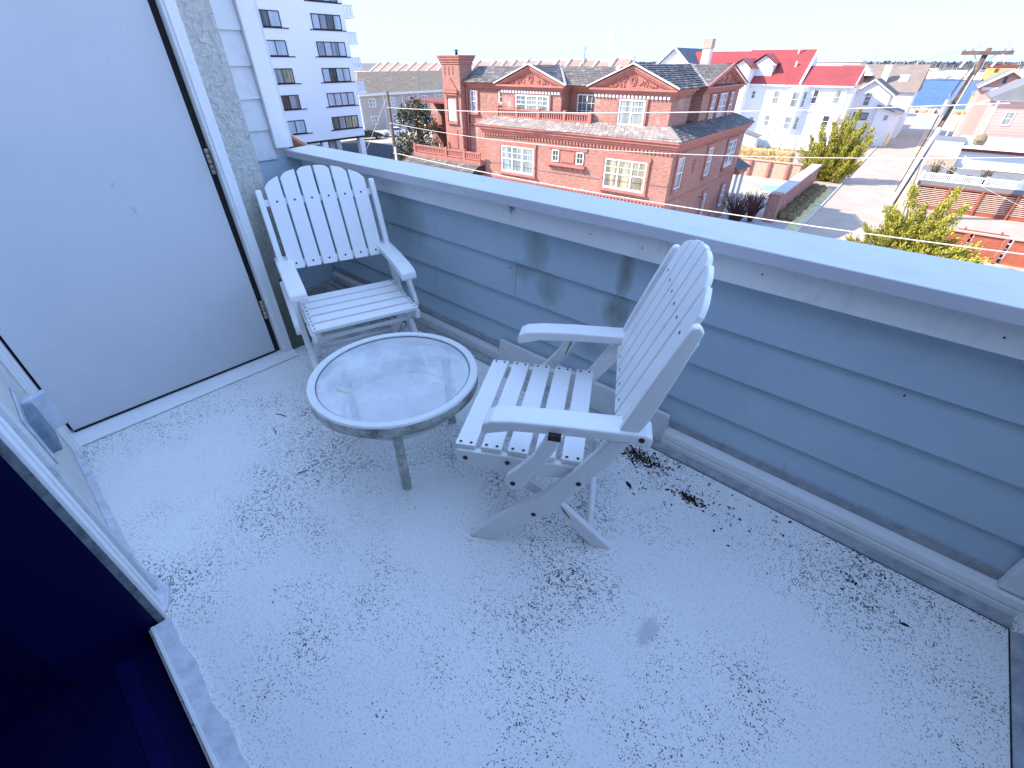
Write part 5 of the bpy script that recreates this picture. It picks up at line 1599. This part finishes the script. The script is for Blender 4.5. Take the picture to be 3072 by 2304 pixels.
bare_shrub('bare_shrub', 'dense leafless reddish shrub at the foot of the brick house side wall', (-9.3, 40.2, G), 150, 2.6, 1.5, M['twigs'], 3)
bare_shrub('bare_shrub', 'second leafless reddish shrub nearer the driveway by the brick wall', (-8.7, 42.8, G), 110, 2.3, 1.0, M['twigs'], 4)
bare_shrub('bare_shrub', 'pale leafless shrub in front of the tan grass hedge', (-9.4, 66.5, G), 90, 3.0, 1.6, M['paletwigs'], 5)

# ---- utility poles and wires
T = Thing('utility_pole', 'tall weathered utility pole with a crossarm leaning over the street on the right', 'utility pole', (0.1, 51.5, G), 'utility poles')
ptop = Vector((1.42, 51.5, 2.2)); pbot = Vector((0.0, 51.5, G))
T.part('pole_shaft', MB().tube([tuple(pbot), tuple(pbot.lerp(ptop, .5)), tuple(ptop)], [0.25, 0.21, 0.17], 10), M['pole'], smooth=True)
arm = T.part('crossarm', MB().box(0.0, 2.8, 51.18, 51.32, 1.78, 2.02), M['pole'])
for (x, h) in ((0.12, .1), (0.55, .32), (2.25, .32), (2.62, .1)):
    T.part('insulator', MB().lathe([(0.0, 0), (0.05, 0.0), (0.07, 0.06), (0.04, 0.09), (0.06, 0.13), (0.0, 0.2)], (x, 51.34, 2.02), 8), M['hardware'], parent=arm)
T.part('insulator', MB().tube([(0.65, 51.3, 2.02), (0.85, 51.3, 2.45)], 0.035, 6).tube([(2.3, 51.3, 2.02), (2.36, 51.3, 2.45)], 0.035, 6), M['hardware'], parent=arm)
T.part('brace', MB().bar((0.75, 51.36, 1.84), (1.2, 51.42, 1.25), 0.04, 0.05).bar((2.0, 51.36, 1.84), (1.32, 51.42, 1.25), 0.04, 0.05), M['hardware'])
T.part('cutout', MB().tube([(0.62, 51.2, 1.75), (0.3, 51.2, 1.05)], 0.06, 7), M['winwhite'])
T.part('cutout', MB().tube([(2.3, 51.2, 1.8), (2.0, 51.2, 1.1)], 0.06, 7), M['winwhite'])
tr_ = T.part('transformer', MB().tube([(0.55, 51.25, -1.9), (0.62, 51.25, -0.9)], 0.24, 12), M['hardware'])
T.part('bushing', MB().tube([(0.55, 51.15, -0.9), (0.5, 51.1, -0.55)], 0.05, 6), M['hardware'], parent=tr_)
T.part('conduit', MB().tube([(-0.10, 51.22, G + 0.0), (0.62, 51.22, -4.0), (0.84, 51.25, -2.7)], 0.15, 8), M['winwhite'])
T.part('conduit', MB().tube([(0.36, 51.30, G + 0.0), (1.3, 51.32, 0.6)], 0.035, 6), M['winwhite'])
T.part('riser_cable', MB().tube([(-0.02, 51.25, -7.5), (0.35, 51.25, -3.5), (0.45, 51.2, -1.2), (0.72, 51.2, 0.3), (1.0, 51.3, 1.3)], 0.045, 6), M['darkwire'])
T.part('riser_cable', MB().tube([(0.30, 51.2, -6.0), (0.55, 51.2, -2.2), (0.85, 51.2, -0.2), (1.12, 51.3, 1.0)], 0.035, 6), M['hardware'])

T = Thing('utility_pole', 'short brown utility pole beside the magnolia tree', 'utility pole', (-36, 27.9, G), 'utility poles')
T.part('pole_shaft', MB().tube([(-36, 27.9, G), (-36, 27.9, -0.6)], [0.17, 0.12], 10), M['pole'], smooth=True)
T.part('conduit', MB().tube([(-35.75, 27.75, G), (-35.75, 27.75, -4.7)], 0.09, 8), M['winwhite'])
for z in (-1.75, -2.9, -5.2):
    T.part('bracket', MB().box(-36.05, -35.7, 27.7, 27.78, z - .05, z + .05), M['hardware'])


def wire(label, a, b, sag, r, m, group='overhead cables', n=16):
    a = Vector(a); b = Vector(b)
    pts = []
    for k in range(n + 1):
        u = k / n
        p = a.lerp(b, u); p.z -= sag * 4 * u * (1 - u)
        pts.append(tuple(p))
    mid = a.lerp(b, .5)
    return single('overhead_cable', MB().tube(pts, r, 5, False), m, label, 'cable', tuple(mid), group)


wire('top pale cable from the short pole past the upper brick house windows', (-35.8, 27.8, -1.75), (2.2, 28.2, 0.08), 0.35, 0.024, M['wire'])
wire('middle pale cable crossing below the brick house eaves', (-35.8, 27.8, -2.9), (4.2, 27.6, -1.55), 0.85, 0.018, M['wire'])
wire('lowest thick pale cable crossing in front of the brick house and the near juniper', (-35.8, 27.8, -5.2), (5.6, 26.6, -4.85), 0.45, 0.028, M['wire'])
wire('thin guy wire slanting from the short pole down to the car park', (-36.0, 27.9, -0.9), (-47.5, 30.5, G), 0.0, 0.02, M['wire'])
wire('thin dark wire from the street pole crossarm out over the water side', (0.15, 51.34, 2.1), (-30, 150, -1.5), 1.0, 0.012, M['darkwire'])
wire('thin pale service wire slanting down across the red slatted screen', (1.0, 51.3, -4.8), (12.0, 52.0, -9.0), 0.1, 0.016, M['wire'])
T = Thing('stadium_light', 'tall pale floodlight mast on the skyline behind the brick house', 'light mast', (-83, 150, G))
T.part('mast', MB().tube([(-83, 150, G), (-83, 150, 7.0)], [0.3, 0.2], 8), M['winwhite'])
for z in (6.6, 7.4, 8.1):
    T.part('lamp_cluster', MB().box(-83.8, -82.2, 149.4, 150.4, z, z + 0.55), M['winwhite'])
T = Thing('utility_pole', 'distant pale utility pole with a double crossarm on the skyline', 'utility pole', (-92, 150, G), 'utility poles')
T.part('pole_shaft', MB().tube([(-92, 150, G), (-92, 150, 5.3)], 0.2, 8), M['hardware'])
T.part('crossarm', MB().box(-94.6, -89.4, 149.9, 150.1, 4.65, 4.85), M['hardware'])
T.part('crossarm', MB().box(-93.8, -90.2, 149.9, 150.1, 3.1, 3.25), M['hardware'])

# ---- red slatted screen, roof terrace and houses on the right
T = Thing('slatted_screen', 'red slatted timber screen with slats coloured pale as if sunlit below the white roof terrace', 'screen', (6, 57, G), 'red timber screens')
T.part('backing', MB().box(2.7, 13, 57.17, 57.4, G, -7.721), M['redwood'])
T.part('dark_opening', MB().box(1.4, 2.699, 58.4, 58.6, G, -7.62), M['blackframe'])
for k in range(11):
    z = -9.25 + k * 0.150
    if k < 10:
        T.part('slat', MB().box(1.5, 13, 57.02, 57.16, z, z + 0.05), M['litslat'])  # pale strips stand for the sunlit edges of red slats
T.part('base_board', MB().box(2.7, 13, 57.05, 57.165, G, -9.3), M['redwood'])
for x in (3.68, 5.9, 8.13, 10.4):
    T.part('post', MB().box(x - .08, x + .08, 56.9, 56.995, G, -7.6), M['redwood'])
T.part('top_beam', MB().box(1.3, 13, 56.95, 57.4, -7.72, -7.60), M['redwooddark'])
T = Thing('roof_terrace', 'white roof terrace slab above the red slatted screen', 'terrace', (6, 62, -7.4))
T.part('slab', MB().box(1.25, 14, 57.0, 66, -7.598, -7.25), M['greyroof'])
T.part('corner_post', MB().box(1.05, 1.24, 56.8, 57.0, G, -7.2), M['winwhite'])
T.part('side_wall', MB().box(1.25, 1.45, 57.7, 66, G, -7.6), M['whitewall'])
T = Thing('picket_railing', 'white picket railing along the edge of the roof terrace', 'railing', (6, 57.1, -7.25))
balusters(T, FY(57.2), 1.3, 11.5, -7.24, -6.62, 0.0, M['winwhite'], 0.13, 0.055, (1.35, 3.5, 5.7, 7.9, 10.1))
T = Thing('terrace_wall', 'white parapet wall with a brick foot behind the terrace plants', 'wall', (2.5, 66, -7))
T.part('render', MB().box(1.3, 3.5, 66, 66.3, -6.25, -5.05), M['whitewall'])
T.part('brick_foot', MB().box(1.3, 3.55, 65.8, 66.3, -7.24, -6.252), M['palebrick'])
T.part('flat_roof', MB().box(1.3, 3.7, 66.3, 71, -5.2, -5.0), M['greyroof'])
T = Thing('upper_deck', 'white upper deck with a dark shadowed edge beam before the pink house', 'deck', (7, 70, -5.5))
T.part('deck_floor', MB().box(3.4, 14, 65.6, 76, -5.45, -5.27), M['whitewall'])
T.part('edge_beam', MB().box(3.5, 14, 66.1, 66.4, -5.75, -5.452), M['redwooddark'])
T.part('back_wall', MB().box(3.6, 14, 66.42, 66.6, -7.24, -5.452), M['whitewall'])
T = Thing('round_chair', 'round backed dark wicker chair on the white upper deck', 'chair', (4.6, 67, -5.27))
T.part('shell', MB().lathe([(0.30, 0.0), (0.48, 0.15), (0.52, 0.45), (0.42, 0.8), (0.2, 0.95), (0.0, 0.98)], (4.6, 67.4, -5.27), 12), M['tuft'])
T.part('cushion', MB().box(4.35, 4.85, 66.8, 67.1, -5.0, -4.85), M['darkroof'])
for (x, y, h, s, lb) in ((2.1, 58.6, 1.5, 0.55, 'bushy potted plant at the left end of the white roof terrace'), (3.2, 58.4, 1.1, 0.35, 'small leafless plant second from left on the white terrace'),
                         (4.5, 58.2, 0.6, 0.25, 'dark pointed plant in the middle of the white terrace'), (5.6, 58.3, 1.2, 0.45, 'twisted bare plant right of the pointed one on the white terrace')):
    t2 = bare_shrub('terrace_plant', lb, (x, y, -7.25), 26, h, s, M['darkleaf'], int(x * 10), 'plants on the white roof terrace')
    mb = MB(); leaves(mb, (x, y, -7.25 + h * .5), 90, s, h * .5, 0.16, random.Random(int(x * 7)), 0.5, 0.2)
    t2.part('foliage', mb, M['darkleaf'], recalc=False)
P = Thing('pink_house', 'pink lap sided house with white corner boards and grey roof on the right', 'house', (9, 84, G))
P.part('wall', MB().box(5.1, 18, 78, 90, G, -2.0), M['pink'])
for k in range(18):
    P.part('lap_board', MB().box(5.13, 18, 77.96, 77.999, -7.2 + k * 0.29, -6.93 + k * 0.29), M['pink'])
P.part('corner_board', MB().box(4.95, 5.25, 77.9, 78.2, G, -2.0), M['winwhite'])
P.part('eaves_board', MB().box(4.6, 18, 77.4, 78, -2.02, -1.82), M['winwhite'])
P.part('roof', MB().prism([(4.3, -1.95), (18, -1.95), (18, 1.2), (9.2, 1.2), (4.3, -1.75)], 77.3, 90, 'y'), M['greyroof'])
P.part('eave_return', MB().bar((2.7, 78.5, -2.75), (4.9, 78.5, -1.75), 0.25, 0.12), M['winwhite'])
window(P, FY(77.96), 6.2, 7.0, -4.3, -3.0, 1, 'sash', pm='curtain', fw=0.1)
P = Thing('peach_house', 'peach coloured gabled house with white rakes behind the pink house', 'house', (6, 100, G))
P.part('wall', MB().prism([(3.9, G), (9, G), (9, -1.1), (6.1, 0.45), (3.9, -1.15)], 95, 106, 'y'), M['pink'])
P.part('roof', chevron(MB(), 3.4, 6.1, 9.4, -1.5, 0.35, 94.5, 106, 'y', 0.16, -1.5), M['greyroof'])
P.part('rake_board', MB().bar((3.4, 94.45, -1.38), (6.1, 94.45, 0.48), 0.1, 0.24).bar((6.1, 94.46, 0.48), (9.4, 94.46, -1.38), 0.1, 0.24), M['winwhite'])
P.part('gable_vent', MB(FY(95)).box(5.6, 5.9, 0.003, 0.05, -0.9, -0.2), M['darkpane'])
P.part('frieze', MB(FY(95)).box(3.9, 9, 0.002, 0.06, -1.7, -1.35), M['winwhite'])
P = Thing('yellow_house', 'pale yellow porch front at the water end of the street', 'house', (6, 118, G))
P.part('wall', MB().box(4.2, 12, 112, 124, G, -2.9), M['yellow'])
P.part('roof', MB().prism([(3.9, -2.9), (12.3, -2.9), (8, -1.0)], 111.6, 124, 'y'), M['greyroof'])
for k in range(3):
    P.part('porch_post', MB().box(3.0 + k * .9, 3.2 + k * .9, 110.6, 110.8, G, -5.2), M['winwhite'])
P.part('porch_roof', MB().box(2.6, 6.2, 110.3, 112, -5.2, -5.0), M['yellow'])
P.part('porch_steps', MB().box(2.2, 4.0, 108.6, 110.2, G, -8.6), M['orangepaver'])

T = Thing('board_fence', 'red boarded fence with dark gaps beside its posts in the lower right corner', 'fence', (6.4, 42.9, G), 'red timber screens')
for i, (x0, x1) in enumerate(((2.2, 4.78), (5.22, 6.72), (7.18, 8.75), (9.2, 11))):
    for k in range(9):
        z = G + 0.05 + k * 0.178
        T.part('board', MB().box(x0, x1, 42.9 + (k % 2) * 0.006, 42.94, z, z + 0.168), M['redwood'])
for x in (4.9, 6.85, 8.9):
    T.part('post', MB().box(x - .09, x + .09, 42.8, 42.99, G, -7.95), M['redwood'])
    for k in range(5):
        T.part('gap_block', MB().box(x + .12, x + .26, 42.96, 43.02, G + 0.1 + k * 0.32, G + 0.32 + k * 0.32), M['blackframe'])
T.part('cap_rail', MB().box(2.2, 11, 42.78, 43.02, -7.95, -7.86), M['palebrick'])
T.part('lower_rail', MB().box(2.2, 11, 42.80, 42.88, G, G + 0.05), M['palebrick'])
T = Thing('low_slat_rail', 'low red slatted rail standing in the shaded court between the red fences', 'screen', (6, 46.5, G))
for k in range(4):
    T.part('slat', MB().box(4.6, 7.4, 46.5, 46.58, G + 0.25 + k * 0.25, G + 0.33 + k * 0.25), M['redwood'])
for x in (5.0, 7.0):
    T.part('post', MB().box(x - .06, x + .06, 46.59, 46.68, G, G + 1.2), M['redwood'])
single('white_wall_end', MB().box(8.95, 9.2, 38.5, 42.7, G, -8.2), M['whitewall'], 'white wall end at the far right beside the red fence', 'wall', (9.1, 40, G))

# ---- cars in the car park
def car(name, label, x, y, rz, paint):
    T = Thing(name, label, 'car', (x, y, G), 'cars in the car park')
    ca, sa = math.cos(rz), math.sin(rz)
    tf = lambda a, b, c: (x + a * ca - b * sa, y + a * sa + b * ca, G + c)
    prof = [(-2.3, 0.35), (-2.32, 0.75), (-2.15, 0.95), (-1.55, 1.02), (-0.95, 1.42), (0.35, 1.45), (1.15, 1.02), (2.05, 0.86), (2.3, 0.62), (2.3, 0.32)]
    bd = T.part('body', MB(tf).prism(prof, -0.88, 0.88, 'y'), paint, bev=0.05)
    gl_ = [(-1.42, 1.03), (-0.92, 1.38), (0.30, 1.40), (0.98, 1.04)]
    for s in (-1, 1):
        T.part('side_window', MB(tf).prism(gl_, *(sorted((s * 0.881, s * 0.90))), 'y'), M['darkpane'])
        for a in (-1.4, 1.42):
            w = T.part('wheel', MB(lambda p, q, r, a=a, s=s: tf(a + p, s * (0.78 + r), 0.33 + q)).lathe([(0.0, 0.12), (0.33, 0.12), (0.33, -0.1)], (0, 0, 0), 16), M['tyre'])
            T.part('rim', MB(lambda p, q, r, a=a, s=s: tf(a + p, s * (0.78 + r), 0.33 + q)).lathe([(0.0, 0.135), (0.2, 0.13), (0.21, 0.1)], (0, 0, 0), 12), M['hardware'], parent=w)
    T.part('windscreen', MB(tf).hull8([(0.42, -.75, 1.42), (0.42, .75, 1.42), (1.12, .78, 1.06), (1.12, -.78, 1.06), (0.45, -.75, 1.46), (0.45, .75, 1.46), (1.16, .78, 1.08), (1.16, -.78, 1.08)]), M['darkpane'])
    T.part('headlight', MB(tf).box(2.16, 2.31, -0.8, -0.45, 0.62, 0.76), M['winwhite'])
    T.part('headlight', MB(tf).box(2.16, 2.31, 0.45, 0.8, 0.62, 0.76), M['winwhite'])


car('parked_car', 'white saloon car parked behind the short utility pole', -74.6, 58.0, R(-112), M['carwhite'])
car('parked_car', 'black car half hidden behind the white tower column', -75.0, 53.0, R(68), M['cardark'])

# ---- far shore: marina, boats, trees
sheet('far_shore', [(-4000, 500), (4000, 500), (4000, 9000), (-4000, 9000)], G + 0.3, M['farground'])
rbt = random.Random(8)
bo = None
for k in range(46):
    x = rbt.uniform(-60, 60); y = 505 + rbt.uniform(0, 55)
    if bo is None:
        bo = Thing('boat', 'small white boat moored in the far marina', 'boat', (0, 0, 0), 'boats moored in the far marina')
        bo.part('hull', MB().hull8([(-5, -1.4, 0), (3.6, -1.2, 0), (3.6, 1.2, 0), (-5, 1.4, 0), (-5.2, -1.7, 1.4), (5, -0.6, 1.9), (5, 0.6, 1.9), (-5.2, 1.7, 1.4)]), M['boat'])
        bo.part('cabin', MB().hull8([(-3.4, -1.2, 1.3), (2.0, -1.0, 1.4), (2.0, 1.0, 1.4), (-3.4, 1.2, 1.3), (-3.0, -1.0, 3.0), (0.6, -.8, 3.0), (0.6, .8, 3.0), (-3.0, 1.0, 3.0)]), M['boat'])
        bo.part('mast', MB().tube([(-.8, 0, 3.0), (-.8, 0, 8.5)], 0.08, 5), M['boat'])
        o = bo.o
    else:
        o = copy_tree(bo.o, (0, 0, 0), 0)
    o.location = (x, y, G + 0.1)
    o.rotation_euler = (0, 0, rbt.uniform(-.6, .6) + (math.pi if rbt.random() < .5 else 0))
    s = rbt.uniform(.9, 1.7); o.scale = (s, s, s)
hb = None
for k in range(26):
    x = rbt.uniform(-110, 130); y = 575 + rbt.uniform(0, 160); w = rbt.uniform(6, 13); h = rbt.uniform(3.5, 6.5)
    H = Thing('marina_building', 'low pale building on the far shore behind the moored boats', 'building', (x, y, G), 'buildings on the far shore')
    H.part('wall', MB().box(x - w, x + w, y, y + 8, G, G + h), M['beigelit'])
    H.part('roof', chevron(MB(), x - w - .5, x, x + w + .5, G + h, G + h + 2.2, y - .5, y + 8.5, 'y', 0.25), M['terra'] if k % 4 == 0 else M['greyroof'])
H = Thing('dock_house', 'ochre waterside building with a red roof on the far shore at the right', 'building', (26, 508, G))
H.part('wall', MB().box(18, 33, 506, 520, G, -1.6), M['yellow'])
H.part('roof', MB().box(17, 34, 505.5, 520.5, -1.6, -0.5), M['redroof'])
H.part('window', MB(FY(506)).box(22.5, 24.5, 0.01, 0.2, -4.6, -2.4), M['redwooddark'])
single('water_tower', MB().tube([(-40, 900, G), (-40, 900, 2.0)], 0.5, 6).lathe([(0.0, 1.0), (1.8, 1.6), (2.4, 2.8), (1.8, 4.0), (0.0, 4.5)], (-40, 900, 1.0), 12), M['winwhite'],
       'small white water tower on the horizon', 'water tower', (-40, 900, G))
single('crane_boom', MB().tube([(-50.5, 506, 0.2), (-48.6, 506, 6.0)], 0.22, 6), M['hardware'], 'slanting dark boom above the roofs near the bay', 'crane', (-50, 506, 0))
mb = MB(); rw = random.Random(6)
for k in range(5200):
    x = -1100 + 1900 * rw.random(); y = 1250 + rw.uniform(-60, 120)
    hgt = 10.5 + 1.2 * math.sin(x * .013) * math.sin(x * .031 + 1) + rw.uniform(-.8, 0.8)
    z = G + hgt * rw.random() ** 0.6
    s = rw.uniform(2.0, 4.5); a = rw.uniform(0, 3.14)
    mb.face([(x - s * math.cos(a), y - s * math.sin(a), z - s * .5), (x + s * math.cos(a), y + s * math.sin(a), z - s * .5), (x + rw.uniform(-1, 1), y, z + s * .6)])
mb.hull8([(-1150, 1300, G), (850, 1300, G), (850, 1420, G), (-1150, 1420, G), (-1150, 1300, G + 10), (850, 1300, G + 10), (850, 1420, G + 10), (-1150, 1420, G + 10)])
single('far_woods', mb, M['farwood'], 'dark line of woods along the far shore at the horizon', 'woods', (0, 1300, G), kind='stuff', recalc=False)
